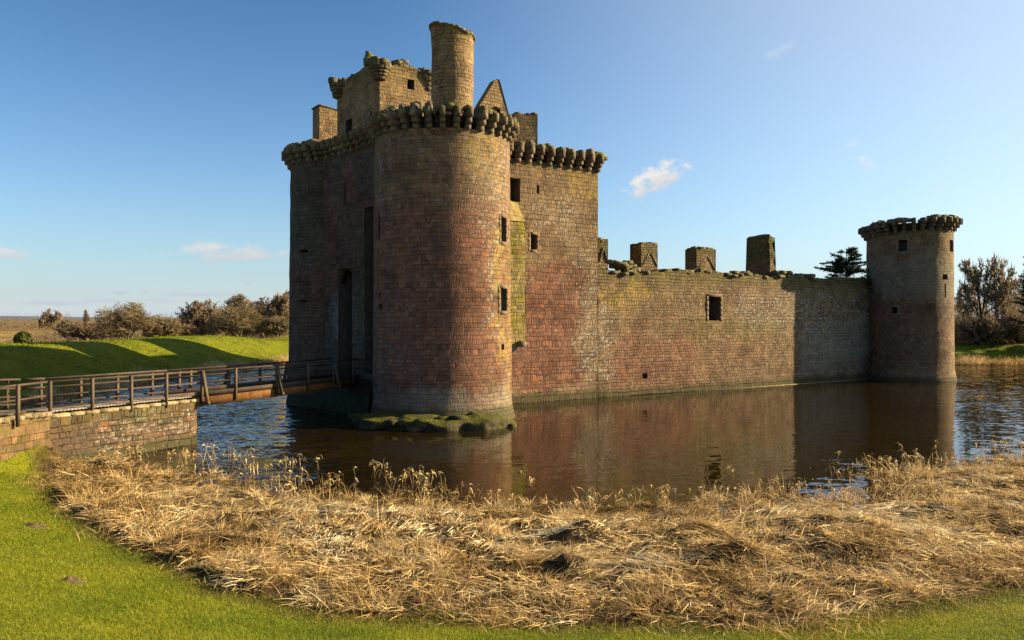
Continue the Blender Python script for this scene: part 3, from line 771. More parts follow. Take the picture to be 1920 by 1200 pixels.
B = lambda t_, off: tuple(W.pt(t_, 0., off)[:2])
prism('gatehouse_body', M['inner'], [(-5.6, 46.2), B(-4, -1.6), B(tE - .4, -1.6), B(tE - .4, -9), (-6, 66), (-14.6, 60), (-13.2, 54), (-11, 51.0)], -1.2, 15.3)

# gate front between the two drums
FD = (T0.C - T1.C) / np.linalg.norm(T0.C - T1.C)
G = Wall(tuple(T0.C), tuple(-FD), 4.0)           # direction runs from the far drum to the near one, so its outward side faces the bridge
off = 2.9
G.p = G.p + G.n * off
hg = G.holes([(634, 660, 504, 694), (683, 699.5, 388, 690), (644.5, 648, 350, 384), (598.5, 613, 407, 412)])
gz = hg[0]; hg[0] = (gz[0], gz[1], 2.0, gz[3]); hg[1] = (hg[1][0], hg[1][1], 2.3, hg[1][3])
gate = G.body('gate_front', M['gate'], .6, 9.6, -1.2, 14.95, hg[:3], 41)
Wall(tuple(G.pt(0, 0, -.6)[:2]), tuple(-FD), 1.2).body('wall_walk', M['dark'], .6, 9.6, 14.5, 15.7, (), 42, parent=gate)
gate['label'] = 'shaded gate front with a tall arched slot between the two gate towers'
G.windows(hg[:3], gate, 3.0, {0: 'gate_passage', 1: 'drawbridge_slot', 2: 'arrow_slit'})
# arched head of the gate passage
mb = MB(); a0, a1, z1 = hg[0][0], hg[0][1], hg[0][3]; cx = (a0 + a1) / 2; rr = (a1 - a0) / 2
for i in range(12):
    A0, A1 = PI * i / 12, PI * (i + 1) / 12
    x0, x1 = cx - rr * math.cos(A0), cx - rr * math.cos(A1); y0, y1 = z1 - rr + rr * math.sin(A0), z1 - rr + rr * math.sin(A1)
    q4 = [(x0, y0), (x1, y1), (x1, z1 + .01), (x0, z1 + .01)]
    for k0, k1 in ((-.12, -.5),):
        V8 = [G.pt(u, v, k0) for u, v in q4] + [G.pt(u, v, k1) for u, v in q4]
        mb.add(V8, [(0, 1, 2, 3), (7, 6, 5, 4), (0, 4, 5, 1), (1, 5, 6, 2), (2, 6, 7, 3), (3, 7, 4, 0)], np.tile(np.array([(x0, y0), (x1, y1), (x1, z1), (x0, z1)]), (6, 1, 1)))
mb.build('gate_arch', M['gate'], gate)
rg = np.random.default_rng(82); mb = MB()
for t_ in np.arange(2.2, 8.6, .72):
    corbel(G.pt(t_, 14.92 + rg.uniform(-.04, .04), -.02), math.atan2(G.n[1], G.n[0]), (.85, 1., .82), gate, rg)
    h = rg.uniform(.25, .5)
    h *= .6; block(mb, G.pt(t_, 15.75 + h / 2, .1), (.42, .7, h), rg, math.atan2(FD[1], FD[0]), .1)
    block(mb, G.pt(t_ + .36, 15.7 + h / 2, -.1), (.5, .6, h), rg, math.atan2(FD[1], FD[0]), .1)
mb.build('parapet', M['rubble'], gate)
# sloping footing under the gate and loose blocks against it
mb = MB()
U_ = np.linspace(1.0, 8.2, 22); V_ = np.linspace(-1.2, 2.0, 10)
grid(mb, U_, V_, lambda U, V: G.pt(U, V, .12 + .5 * np.clip((2.0 - V) / 3.2, 0, 1) + .15 * (fbm(U * 1.5, V * 1.5, 6, 3) - .5)))
grid(mb, U_, np.array([0., 1.]), lambda U, V: G.pt(U, 2.0 + 0 * V, .12 - V * .4))
mb.build('footing', M['footing'], gate)

# mossy garderobe shaft in the angle between the near drum and the flank
S0 = W.hit(985.5, 560)[0]
S = Wall(tuple(W.pt(0, 0, .95)[:2]), tuple(WD), .97)
tS = S.hit(985.5, 560)[0]
zS = S.hit(970, 405)[1]; zSb = S.hit(970, 648)[1]
mossy = masonry('shaft_masonry', .26, .38, [(.3, .22, .09), (.25, .19, .08), (.34, .25, .12)], [(.24, .2, .035), (.19, .17, .028)], big=.7, red=.45, lichen=.5, yellow=1.2, zones=[((-6, tS - .3, 4.5, 12), 'moss', .85)], mortar_w=.024)
hs = S.holes([(958, 962.5, 548, 562)])
shaft = S.body('garderobe_shaft', mossy, -3.2, tS, zSb, zS - .3, (), 51, amp=.05)
mb = MB()                                # its sloping stone roof
grid(mb, np.linspace(-3.2, tS + .05, 8), np.linspace(0, 1, 5), lambda U, V: S.pt(U, zS - .32 + V * (1.55) - .22 * np.clip(U - tS + 1.2, 0, 2) * (V > 0), .03 - V * .98))
mb.build('shaft_roof', mossy, shaft)
mb = MB()
block(mb, S.pt(tS - .35, zSb + .1, .05), (.5, .5, .35), np.random.default_rng(3), .6, .1)
block(mb, S.pt(tS - 1.1, zSb - .15, -.3), (.9, .6, .5), np.random.default_rng(4), .6, .1)
mb.build('chute_stones', M['rubble'], shaft)

# curtain wall between the flank and the corner tower
tc0, tc1 = tE + .01, float((T2.C - W.p) @ WD) - 1.5
hc = W.holes([(1328.5, 1350, 557, 601), (1205, 1214, 700, 710), (1625.5, 1630, 580, 586)])
def ctop(u):
    z = 8.85 + .32 * (fbm(np.asarray(u) * .8, u * 0 + 3, 17, 4) - .5) * 2
    return z + .08 * (vnoise(np.asarray(u) * 3, u * 0, 5) - .5)
curt = W.body('curtain_wall', M['curtain'], tc0, tc1 + 2, -1.2, 8.85, hc, 61, ctop, amp=.05)
curt['label'] = 'long curtain wall with a mossy broken top and one square window'
W.windows(hc, curt, 1.0, {1: 'drain_hole', 2: 'drain_hole'})
# window dressing: pale margin stones
mb = MB(); rg = np.random.default_rng(6); a0, a1, z0, z1 = hc[0]
for z_ in np.arange(z0 + .15, z1, .38):
    for (u_, s_) in ((a0 - .13, 1), (a1 + .13, 1)):
        block(mb, W.pt(u_, z_, -.03), (.24 * rg.uniform(.8, 1.2), .12, .37), rg, math.atan2(WD[1], WD[0]), .02, .3)
block(mb, W.pt((a0 + a1) / 2, z1 + .13, -.03), (a1 - a0 + .5, .12, .25), rg, math.atan2(WD[1], WD[0]), .02, .5)
mb.build('window_frame', M['margin'], curt)
rg = np.random.default_rng(83); mb = MB()
wa = math.atan2(WD[1], WD[0])
for i in range(300):                     # broken wall head
    t_ = rg.uniform(tc0 + .2, tc1); w_ = rg.uniform(.25, .65)
    o_ = rg.uniform(-1.8, -.05)
    if vnoise(np.array([t_ * .5]), np.array([2.]), 8)[0] < .4 and rg.random() < .5: continue
    block(mb, W.pt(t_, float(ctop(np.array([t_]))[0]) + rg.uniform(-.12, .05), o_), (w_ * 1.2, rg.uniform(.35, .7), rg.uniform(.14, .26)), rg, wa + rg.uniform(-.2, .2), .13)
for (x0, x1, y0) in ((1148, 1190, 489), (1155, 1183, 489), (1375, 1400, 509), (1455, 1478, 509), (1490, 1520, 514), (1242, 1250, 507), (1275, 1290, 507)):
    ta, za = W.hit(x0, y0, -.5); tb, _ = W.hit(x1, y0, -.5)
    n_ = max(2, int((tb - ta) / .35))
    for k in range(n_ * 3):
        t_ = ta + (tb - ta) * rg.random()
        z_ = 8.8 + (za - 8.85) * rg.random()
        block(mb, W.pt(t_, z_, -.5 + rg.uniform(-.3, .3)), (.55, .5, .3), rg, wa + rg.uniform(-.2, .2), .12)
mb.build('wall_head', M['rubble'], curt)
# torn joint against the corner tower
mb = MB(); rg = np.random.default_rng(84)
for i in range(70):
    t_ = tc1 - 1.3 + rg.uniform(0, 2.0); z_ = 6.3 + 2.9 * rg.random() ** 1.2
    block(mb, W.pt(t_, z_, rg.uniform(-.1, .28) + .25 * (t_ - tc1 + 1.3) / 2), (.5, .45, .3), rg, wa + rg.uniform(-.2, .2), .12)
mb.build('torn_masonry', M['rubble'], curt)
def margins(fn, rects, parent, rot, seed):
    rg = np.random.default_rng(seed)
    for (a0, a1, z0, z1), sc in rects:
        mb = MB(); w_ = .17
        n = max(2, int(round((z1 - z0 + .3) / .34))); hh = (z1 - z0 + .3) / n
        for k in range(n):
            for (u_, sg) in ((a0, -1), (a1, 1)):
                ww = w_ * rg.uniform(.8, 1.5)
                p = fn(u_ + sg * ww / 2 * sc, z0 - .15 + (k + .5) * hh, -.055); block(mb, p, (ww, .14, hh * .97), rg, rot(u_), .02, .15)
        um = (a0 + a1) / 2
        for zz in (z1 + .09, z0 - .09): block(mb, fn(um, zz, -.04), ((a1 - a0) / sc + .04, .14, .18), rg, rot(um), .02, .15)
        mb.build('window_frame', M['margin'], parent)
margins(W.pt, [(hw[2], 1.)], wing, lambda u: wa, 7)
margins(T1.pt, [(h1[0], 1 / T1.r), (h1[1], 1 / T1.r)], drum1, lambda a: T1.face + a + PI / 2, 8)
margins(T2.pt, [(h2[0], 1 / T2.r), (h2[3], 1 / T2.r)], drum2, lambda a: T2.face + a + PI / 2, 9)
# pale footing course at the water line
mb = MB(); beam(mb, W.pt(tc0 + 3.0, .0, .07), W.pt(tc1 - 1, .0, .07), .1, .07)
mb.build('footing_course', M['coping'], curt)

# --- stacks and walls standing on the heads
def box_stack(name, label, px0, pxc, px1, off, z0, ytop, d, seed, mat=None, raggle=True, taper=0., rag=.25):
    """stack whose broad lit side lies along the curtain; px0..pxc is its shaded end, pxc..px1 the lit side"""
    Q = Wall(tuple(W.pt(0, 0, off)[:2]), tuple(WD), d)
    ta, zt = Q.hit(pxc, ytop); tb, _ = Q.hit(px1, ytop)
    mb = MB(); rg = np.random.default_rng(seed)
    topf = lambda u: zt + rag * (fbm(np.asarray(u) * 2.1, u * 0, seed, 3) - .5) * 2
    Q.body(name, mat or M['stack'], ta, tb, z0, zt, (), seed, topf, amp=.09, mb=mb, step=.2, vstep=.28, build=False)
    if taper:
        for v in mb.V:
            k = np.clip(1 - (v[:, 2] - z0) / (zt - z0), 0, 1) ** 2 * taper
            cxy = Q.pt((ta + tb) / 2, 0, -d / 2)[:2]
            v[:, :2] = cxy + (v[:, :2] - cxy) * (1 + k[:, None])
            n = (fbm(v[:, 2] * 2.2, v[:, 0] * .6, seed, 3) - .5) * .75
            v[:, 0] += n * .8; v[:, 1] += n * .3; v[:, 0] += .35 * (fbm(v[:, 2] * 5, v[:, 1] * 2, seed + 4, 2) - .5)
    o = mb.build(name, mat or M['stack'], castle)
    if label: o['label'] = label
    mr = MB()
    for i in range(16):
        block(mr, Q.pt(ta + .15 + (tb - ta - .3) * rg.random(), zt + rg.uniform(-.12, .06) , -.15 - (d - .3) * rg.random()), (.4, .36, .22), rg, wa + rg.uniform(-.3, .3), .12)
    mr.build('stack_cap', M['rubble'], o)
    if raggle:                            # roof-line mark: two raking courses of stone
        mr = MB(); tm = ta + (tb - ta) * .52
        for sg in (-1, 1):
            p0 = Q.pt(tm, zt - .55, .012); p1 = Q.pt(tm + sg * (tb - ta) * .46, zt - 1.6, .012)
            beam(mr, p0, p1, .09, .06, (0, 0, 1))
        mr.build('roof_raggle', M['rubble'], o)
    return o
box_stack('chimney', 'mossy chimney stump half hidden behind the gatehouse', 1119, 1122, 1140, -1.6, 8.3, 449, 1.2, 91)
box_stack('chimney', 'square chimney stump with a roof mark, nearest the gatehouse on the wall head', 1190, 1202, 1233, -1.3, 8.3, 456, 1.2, 92)
box_stack('chimney', 'square chimney stump with a roof mark, midway along the wall head', 1293, 1306, 1342, -1.3, 8.3, 465, 1.2, 93)
box_stack('chimney', 'tall ragged chimney stump without a roof mark', 1406, 1441, 1452, -1.0, 8.3, 445, 2.2, 94, raggle=False, taper=.10, rag=.5)

# cap house above the gate
CH = Wall((-8.6, 52.0), tuple(WD), 4.0)           # right, sunlit side
def chtop(u): return 21.75 + .5 * np.sin(np.clip(np.asarray(u), 0, 3.7) / 3.7 * PI) + .35 * (fbm(np.asarray(u) * 1.7, u * 0, 4, 3) - .5) * 2
hch = CH.holes([(764, 777, 149, 168)])
chs = CH.body('cap_house', M['top'], 0, 3.75, 14.5, 21.6, hch, 71, chtop, amp=.05)
chs['label'] = 'ruined rectangular cap house above the gate'
CH.windows(hch, chs, .8)
CF = Wall((-8.6 + FD[0] * 5.75 - .02, 52.0 + FD[1] * 5.75), tuple(-FD), 1.0)  # left, shaded side
hcf = CF.holes([(667, 675, 145, 163), (648, 660, 222, 250), (694, 697.5, 208, 224)])
_cp = sorted(CF.hit(*p) for p in ((634, 160), (648, 148), (660, 141), (674, 133), (686, 125), (712, 121)))
def cftop(u): return np.interp(u, [p[0] for p in _cp], [p[1] for p in _cp]) + .22 * (fbm(np.asarray(u) * 2.5, u * 0, 14, 3) - .5) * 2
cf = CF.body('cap_house_front', M['top'], 0, 5.72, 14.5, 20.9, hcf, 72, cftop, amp=.05, parent=chs)
CF.windows(hcf, chs, .75)
def bartizan(px, py_top, py_bot, Y, r, seed, parent, top=.45):
    rg = np.random.default_rng(seed); mb = MB()
    c = at(px, py_bot, Y); z0 = c[2]; z1 = at(px, py_top, Y)[2]
    H = z1 - z0; n = 4
    for k in range(n):
        rr = r * (.45 + .55 * (k + 1) / n); zz = z0 + H * .75 * k / n
        m_ = max(5, int(2 * PI * rr / .42))
        for j in range(m_):
            A = 2 * PI * j / m_ + rg.random() * .3
            block(mb, (c[0] + rr * .72 * math.cos(A), c[1] + rr * .72 * math.sin(A), zz + H * .75 / n / 2), (rr * .62, 2 * PI * rr / m_ * 1.05, H * .75 / n * 1.04), rg, A, .05)
    for j in range(int(9 * top / .45)):
        A = rg.uniform(0, 2 * PI)
        block(mb, (c[0] + r * .7 * math.cos(A), c[1] + r * .7 * math.sin(A), z0 + H * rg.uniform(.75, 1.0)), (.5, .5, .4), rg, A, .12)
    return mb.build('corner_turret', M['rubble'], parent)
bartizan(635, 150, 184, 56.2, .6, 1, chs)
bartizan(712, 118, 150, 52.1, .66, 2, chs, .8)
bartizan(801, 135, 180, 54.2, .42, 3, chs)
mb = MB(); rg = np.random.default_rng(9)
for (px, py, Y, sz) in ((746, 118, 53, (.5, .5, .3)), (757, 117, 53.4, (.6, .5, .25)), (737, 120, 53, (.35, .4, .3))):
    block(mb, at(px, py, Y), sz, rg, rg.uniform(0, 1), .1)
mb.build('broken_head', M['rubble'], chs); mb = MB()
for (px, py, Y, sz) in ((693, 116, 52.6, (.75, .5, .5)), (692, 108, 52.6, (.5, .4, .45)), (690, 102, 52.6, (.32, .3, .35))):
    block(mb, at(px, py, Y), sz, rg, rg.uniform(0, 1), .1)
mb.build('broken_head', M['rubble'], chs); mb = MB()
for k in range(34):
    u_ = rg.uniform(0, 5.6); block(mb, CF.pt(u_, float(cftop(np.array([u_]))[0]) + rg.uniform(-.05, .1), -.5), (.5, .6, .25), rg, rg.uniform(0, 3), .12)
mb.build('broken_head', M['rubble'], chs); mb = MB()
for k in range(22):
    u_ = rg.uniform(0, 3.6); block(mb, CH.pt(u_, float(chtop(np.array([u_]))[0]) + rg.uniform(-.05, .08), -.3), (.5, .6, .22), rg, rg.uniform(0, 3), .12)
mb.build('broken_head', M['rubble'], chs)

# left chimney
c0 = at(599, 198, 58.5)
LW = Wall((c0[0], 58.5), tuple(WD), 1.45)
zl = c0[2]
lc = LW.body('chimney', M['top'], 0, 2.1, 14., zl, (), 77, lambda u: zl - .12 * u + .06 * (vnoise(u * 4, u * 0, 4) - .5), amp=.03)
lc['label'] = 'tall plain chimney left of the cap house'
mb = MB(); rg = np.random.default_rng(12)
for k in range(9): block(mb, LW.pt(.12 + k * .24, zl - .12 * k * .24 + .04, -.1), (.3, .3, .1), rg, wa, .08)
for k in range(6): block(mb, LW.pt(.05, zl + .04, -.2 - k * .22), (.3, .3, .1), rg, wa, .08)
mb.build('chimney_cap', M['rubble'], lc)

# round stair turret
RT = Drum((at(848, 100, 46.6)[0], 46.6), 1.22, .0)
def rttop(a): return 22.0 - .3 * np.sin(a)
mb = MB()
us = lines(-PI, PI, .16); vs = lines(14.3, 21.9, .3)
def rtf(U, V):
    fl = .05 * sstep(21.4, 21.8, V)
    n = (fbm(U * 1.9 + 20, V * 1.2, 6, 3) - .5) * .10 * (np.abs(np.abs(U) - PI) > 1e-6)
    return RT.pt(U, V, fl + n)
grid(mb, us, vs, rtf, (), rttop, lambda U, V: (U * 1.22, V))
tz = rttop(us)
U, K = np.meshgrid(us, np.array([1., .75, .0]), indexing='ij')
P = np.stack([RT.C[0] + 1.32 * K * np.cos(RT.face + U), RT.C[1] + 1.32 * K * np.sin(RT.face + U), tz[:, None] * (K > .5) + (K < .5) * 21.6 + .05 * (K == .75)], -1)
i = np.arange(U.size).reshape(U.shape); mb.add(P.reshape(-1, 3), np.stack([i[:-1, :-1], i[1:, :-1], i[1:, 1:], i[:-1, 1:]], -1).reshape(-1, 4))
rt = mb.build('stair_turret', M['top'], castle, smooth=False); rt['label'] = 'tall slim round turret above the near gate tower'
mb = MB(); rg = np.random.default_rng(13)
for k in range(26):
    a = 2 * PI * k / 26 - PI; block(mb, RT.pt(a, rttop(a) + rg.uniform(-.05, .04), -.02), (.3, .32, rg.uniform(.12, .22)), rg, RT.face + a, .1)
mb.build('turret_rim', M['rubble'], rt)

# gable wall
GA = Wall((at(932, 147, 52.6)[0], 52.6), tuple(WD), .55)
za = at(932, 148, 52.6)[2]
mb = MB()
gu = np.array([-2.4, -1.5, -.2, -.05, .18, .3, .6, .9, 1.2]); gz_ = za - np.array([3.6, 2.2, .12, .0, .02, .4, 1.3, 2.2, 3.6])
ft = lambda u: np.interp(u, gu, gz_) + .05 * (vnoise(u * 5, u * 0, 3) - .5)
us = lines(-2.2, 1.2, .12); kk = np.linspace(0, 1, 14)
for o_, fl in ((0., False), (-.55, True)):
    grid(mb, us, kk, lambda U, V: GA.pt(U, 14.5 + (ft(U) - 14.5) * V, o_ + .06 * (fbm(U * 2, V * 12, 4, 2) - .5)), (), None, lambda U, V: (U, 14.5 + (ft(U) - 14.5) * V), fl)
grid(mb, us, np.array([0., 1.]), lambda U, V: GA.pt(U, ft(U), .05 - .65 * V), (), None, lambda U, V: (U, ft(U) + V))
ga = mb.build('gable', M['top'], castle); ga['label'] = 'pointed gable wall standing right of the round turret'
hgb = GA.holes([(925, 936, 203, 214)])
mb = MB(); a0, a1, z0, z1 = hgb[0]
fr = [(a0, z0), (a1, z0), (a1, z1), (a0, z1)]
for i4 in range(4):
    (ua, va), (ub, vb) = fr[i4], fr[(i4 + 1) % 4]; beam(mb, GA.pt(ua, va, .06), GA.pt(ub, vb, .06), .1, .1, (0, 0, 1) if va == vb else (.5, .8, 0))
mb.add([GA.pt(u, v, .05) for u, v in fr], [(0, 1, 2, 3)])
opening_shade = simple_stone('painted_opening_shade', (.012, .01, .008), (.02, .016, .012), (.03, .024, .018), 2., 0.)  # near-black colour stands in for the shade inside an opening
mb.build('window', opening_shade, ga)

# chimney block right of the gable
u15 = np.array([math.cos(R(14)), math.sin(R(14))])
cb = at(965, 216, 53.4)
CB = Wall((cb[0], 53.4), tuple(u15), 1.5)
wcb = CB.hit(1008, 240)[0]
cbo = CB.body('chimney', M['top'], 0, wcb, 14.5, 19.1, (), 79, lambda u: 19.1 + .14 * (fbm(u * 2, u * 0, 4, 3) - .5) * 2, amp=.04)
cbo['label'] = 'broad square chimney right of the gable'
mb = MB(); rg = np.random.default_rng(15)
for k in range(14): block(mb, CB.pt(rg.uniform(0.1, wcb - .1), 19.1 + rg.uniform(-.03, .1), -rg.uniform(.05, 1.4)), (.4, .4, .18), rg, R(14), .1)
mb.build('chimney_cap', M['rubble'], cbo)

# mossy ledge of rock and fallen stone round the foot of the near drum
mb = MB()
us = np.linspace(-1.45, 1.05, 150); vs = np.linspace(0, 1, 30)
def ledge(U, V):
    ex = (1.75 * sstep(-1.35, -.7, U) * sstep(1.08, .55, U)) * (.75 + .5 * fbm(U * 3, U * 0 + 2, 8, 3)) + .1
    hgt = (.62 * sstep(1.1, .4, U) * sstep(-1.5, -.8, U)) * (.75 + .5 * fbm(U * 4, U * 0 + 7, 18, 3))
    ro = -.3 + (ex + .3) * np.minimum(V / .7, 1)
    z = np.where(V < .7, hgt * (1 - .35 * (V / .7) ** 2), hgt * .65 - (V - .7) / .3 * 1.2)
    z = z + .17 * (fbm(U * 7, V * 9, 3, 5) - .5) * (V > .05)
    ro = ro + .35 * (fbm(U * 8 + 5, V * 7, 13, 3) - .5) * (V > .3)
    return T1.pt(U, z * 0, ro) + np.stack([0 * z, 0 * z, z], -1)
grid(mb, us, vs, ledge)
rg = np.random.default_rng(16)
for k in range(60):
    a = rg.uniform(-1.15, .75); block(mb, T1.pt(a, rg.uniform(-.05, .4), rg.uniform(.5, 1.75)), (rg.uniform(.3, .8), rg.uniform(.4, 1.0), rg.uniform(.2, .45)), rg, T1.face + a + rg.uniform(-.3, .3), .14)
pl = mb.build('rock_ledge', M['plinth'], castle); pl['label'] = 'mossy rock ledge at the foot of the near gate tower'

# ranges on the far sides of the courtyard: hidden from here, but they shade the bank beyond the moat
T3C = np.array([-5.0, 95.])
ER0 = np.array([-6.5, 101.]); ER1 = np.array([-12.5, 58.])
ER = Wall(tuple(ER0), tuple(ER1 - ER0), 4.)
Lr = float(np.linalg.norm(ER1 - ER0))
_ey = np.array([58, 66, 66.1, 72, 73.4, 73.5, 75.1, 75.2, 80.4, 82, 82.1, 88.9, 89., 93.5, 97, 98, 101.])
_ez = np.array([16.5, 16.2, 15.2, 13.6, 13.2, 12., 12., 17., 16.8, 13., 12., 12., 16.6, 16.2, 13.5, 11.5, 10.])
ERT = lambda u: np.interp(101. - np.asarray(u) * 43. / Lr, _ey, _ez)
ER.body('far_range', M['inner'], 0, Lr, -1.2, 9.4, (), 88, ERT, step=.4)
SR = Wall(tuple(T2.C + np.array([-1, 1.])), tuple(T3C - T2.C), 1.6)
SR.body('far_range', M['inner'], 0, 43, -1.2, 6.0, (), 89, lambda u: 6.0 + .4 * (vnoise(u, u * 0, 3) - .5))

# ------------------------------------------------------------------ causeway and footbridge
Bp = np.array([-13.5, 34.3]); Ap = np.array([-16.5, 28.5]); Gp = np.array([-8.6, 45.1]); Cp = np.array([-16.75, 25.9]); Dp = np.array([-18.4, 22.5])
DECK = 2.04; WID = 1.75
def left_of(d): return np.array([-d[1], d[0]])
dAB = (Bp - Ap) / np.linalg.norm(Bp - Ap); dBG = (Gp - Bp) / np.linalg.norm(Gp - Bp)
nAB = left_of(dAB); nBG = left_of(dBG)
cause = empty('causeway', (-16, 31, 0)); tag(cause, 'lit sandstone causeway wall carrying the landward end of the footbridge', 'stone wall')
AW = Wall(tuple(Ap), tuple(dAB), 2.1)
LAB = np.linalg.norm(Bp - Ap)
cw = AW.body('retaining_wall', M['abut'], 0, LAB, -1.2, 1.8, (), 111, None, .03, cause)
# return toward the grass bank, curving to the viewer
mb = MB()
us = np.linspace(0, 1, 24)
def curve(u):
    u = np.asarray(u); p = ((1 - u) ** 2)[..., None] * Ap + (2 * u * (1 - u))[..., None] * np.array([-17.1, 26.6]) + (u ** 2)[..., None] * np.array([-17.6, 23.3]); return p
def cfn(U, V):
    p = curve(U); n = .12 * (fbm(U * 7, V * 1.6, 4, 3) - .5); return np.stack([p[..., 0] + n + .07, p[..., 1] - n * .3 + .0, V], -1)
grid(mb, us, np.linspace(-1, 1.95, 12), cfn, (), None, lambda U, V: (20 - U * 6, V))
grid(mb, us, np.array([0., 1.]), lambda U, V: np.stack([curve(U)[..., 0] + .07 - V * .5, curve(U)[..., 1] + V * .2, 1.95 + .03 * V], -1))
abutred = masonry('end_wall_masonry', .28, .6, [(.17, .1, .052), (.14, .085, .048), (.19, .115, .06)], [(.16, .092, .048), (.13, .08, .045)], big=.6, red=.4, lichen=.5, yellow=.3, moss_z=2.2, moss_amt=.8, mortar_w=.012, mort=.7,
                  zones=[((16, 21, .3, 2.0), 'moss', .5), ((10, 16.5, .3, 2.5), 'moss', 1.)])
mb.build('end_wall', abutred, cause)
rg = np.random.default_rng(21)
mb = MB(); t_ = 0.
while t_ < LAB - .1:
    L = min(rg.uniform(.5, .9), LAB - t_)
    block(mb, np.array([*(Ap + dAB * (t_ + L / 2) + nAB * .2), 1.85]), (L * 1.0, .46, .13), rg, math.atan2(dAB[1], dAB[0]), .05, .3); t_ += L
mb.build('coping', M['coping'], cause); mb = MB()
for k in range(16):
    p = curve(np.array((k + .5) / 16)); block(mb, np.array([p[0] - .1, p[1], 1.98 + rg.uniform(-.03, .03)]), (.42, .5, .16), rg, 1.7, .08)
mb.build('coping', M['coping'], cause)

br = empty('footbridge', (-13, 36, DECK)); tag(br, 'brown timber footbridge with railings crossing the moat to the castle gate', 'footbridge')
mb = MB(); rg = np.random.default_rng(22)
def planks(p0, d, L, n, w):
    k = 0.
    while k < L:
        c = p0 + d * (k + .07) + n * w / 2
        a = c - n * w / 2; b_ = c + n * w / 2; z = DECK - .03 + rg.uniform(-.006, .006)
        beam(mb, (*a, z), (*b_, z), .135, .05, (0, 0, 1), rg.uniform(0, 30)); k += .145
planks(Ap + nAB * .12, dAB, LAB, nAB, WID)
planks(Bp + dBG * .05 + nBG * .1, dBG, np.linalg.norm(Gp - Bp), nBG, WID)
mb.build('deck', M['plank'], br)
for off_ in (.12, WID - .05):
    mb = MB(); a = Bp + nBG * off_ - dBG * .1; b_ = Gp + nBG * off_ + dBG * .4
    beam(mb, (*a, DECK - .27), (*b_, DECK - .27), .16, .38); mb.build('beam', M['rust'], br)
    mb = MB(); s_ = -.09 if off_ < 1 else .09
    beam(mb, (*(a + nBG * s_), DECK + .07), (*(b_ + nBG * s_), DECK + .07), .05, .2); mb.build('kick_board', M['rail'], br)
RAILZ = DECK + 1.08
def line_pts(side):
    if side == 'near': return [np.array([-16.7, 21.5]), np.array([-16.85, 26.1]), Ap + nAB * .12, Bp + nBG * .05, Gp + nBG * .05]
    w = WID + .05
    return [np.array([-23.5, 28.4]), np.array([-18.25, 29.75]), Ap + nAB * w + dAB * 1.0, Bp + nBG * w, Gp + nBG * w]
def rails(side, heights):
    P = line_pts(side)
    for h in heights:
        for a, b_ in zip(P[:-1], P[1:]):
            mb = MB(); tall = .07 if h == heights[0] else .055
            beam(mb, (*a, DECK + h), (*b_, DECK + h), .06 if h != heights[0] else .1, tall, (0, 0, 1), random.random() * 9)
            mb.build('rail', M['rail'], br)
rails('near', (1.05, .55, .14)); rails('far', (1.05, .72, .4, .12))
def post(p, d, n_out, wide=.11, brace=False, h=1.08):
    mb = MB(); beam(mb, (*(p + n_out * .07), DECK - .35), (*(p + n_out * .07), DECK + h), wide, wide, (d[0], d[1], 0)); mb.build('post', M['post'], br)
    if brace:
        mb = MB(); beam(mb, (*(p + n_out * .42), DECK - .3), (*(p + n_out * .12), DECK + h - .02), .1, .13, (d[0], d[1], 0)); mb.build('brace', M['post'], br)
        mb = MB(); beam(mb, (*(p + n_out * .5), DECK - .3), (*(p - n_out * .1), DECK - .3), .12, .12); mb.build('outrigger', M['post'], br)
P = line_pts('near')
for px in (30, 92, 171, 244, 310):                                      # posts along the near rail
    for a, b_ in zip(P[:-1], P[1:]):
        d = (b_ - a) / np.linalg.norm(b_ - a); k = (px - 960) / FOC
        s_ = (k * a[1] - a[0]) / (d[0] - k * d[1])
        if 0 <= s_ < np.linalg.norm(b_ - a): post(a + d * s_, d, -left_of(d), .095); break
Lg = np.linalg.norm(Gp - Bp)
for i, k in enumerate((.02, .19, .42, .62, .80, .95)):
    post(Bp + nBG * .05 + dBG * Lg * k, dBG, -nBG, .095, i in (0, 2, 4))
P = line_pts('far')
for px in (12, 77, 153, 222, 287, 338):
    for a, b_ in zip(P[:-1], P[1:]):
        d = (b_ - a) / np.linalg.norm(b_ - a); k = (px - 960) / FOC
        s_ = (k * a[1] - a[0]) / (d[0] - k * d[1])
        if 0 <= s_ < np.linalg.norm(b_ - a): post(a + d * s_, d, left_of(d), .105); break
for i, k in enumerate((.12, .32, .5, .68, .86)):
    post(Bp + nBG * (WID + .05) + dBG * Lg * k, dBG, nBG, .11, i in (1, 3))

# ------------------------------------------------------------------ trees
def twig_mat(name, c0, c1, c2):
    m, t, b = new_mat(name, .9, .1)
    u = t.sep(uvsock(t))[0]; P = objsock(t)
    c = t.ramp(u, [(.0, c0), (.5, c1), (1., c2)])
    c = t.mix(1., c, t.ramp(t.noise(P, .5, 3.), [(.3, (.7,) * 3), (.7, (1.25,) * 3)]), 'MULTIPLY')
    t.put(b.inputs['Base Color'], c); return m
M['twig'] = twig_mat('bare_twigs', (.12, .088, .05), (.19, .14, .08), (.25, .19, .11))
M['twig_green'] = twig_mat('mossy_twigs', (.13, .098, .05), (.19, .145, .075), (.25, .195, .105))
M['twig_red'] = twig_mat('russet_twigs', (.11, .078, .05), (.17, .12, .075), (.22, .16, .10))
M['twig_dark'] = twig_mat('dark_twigs', (.12, .085, .05), (.22, .155, .09), (.32, .24, .14))
M['bark'] = simple_stone('grey_bark', (.06, .048, .034), (.11, .09, .06), (.17, .14, .095), 3., .2)
M['bark_dark'] = simple_stone('dark_bark', (.02, .016, .012), (.035, .028, .02), (.055, .045, .032), 3., .1)
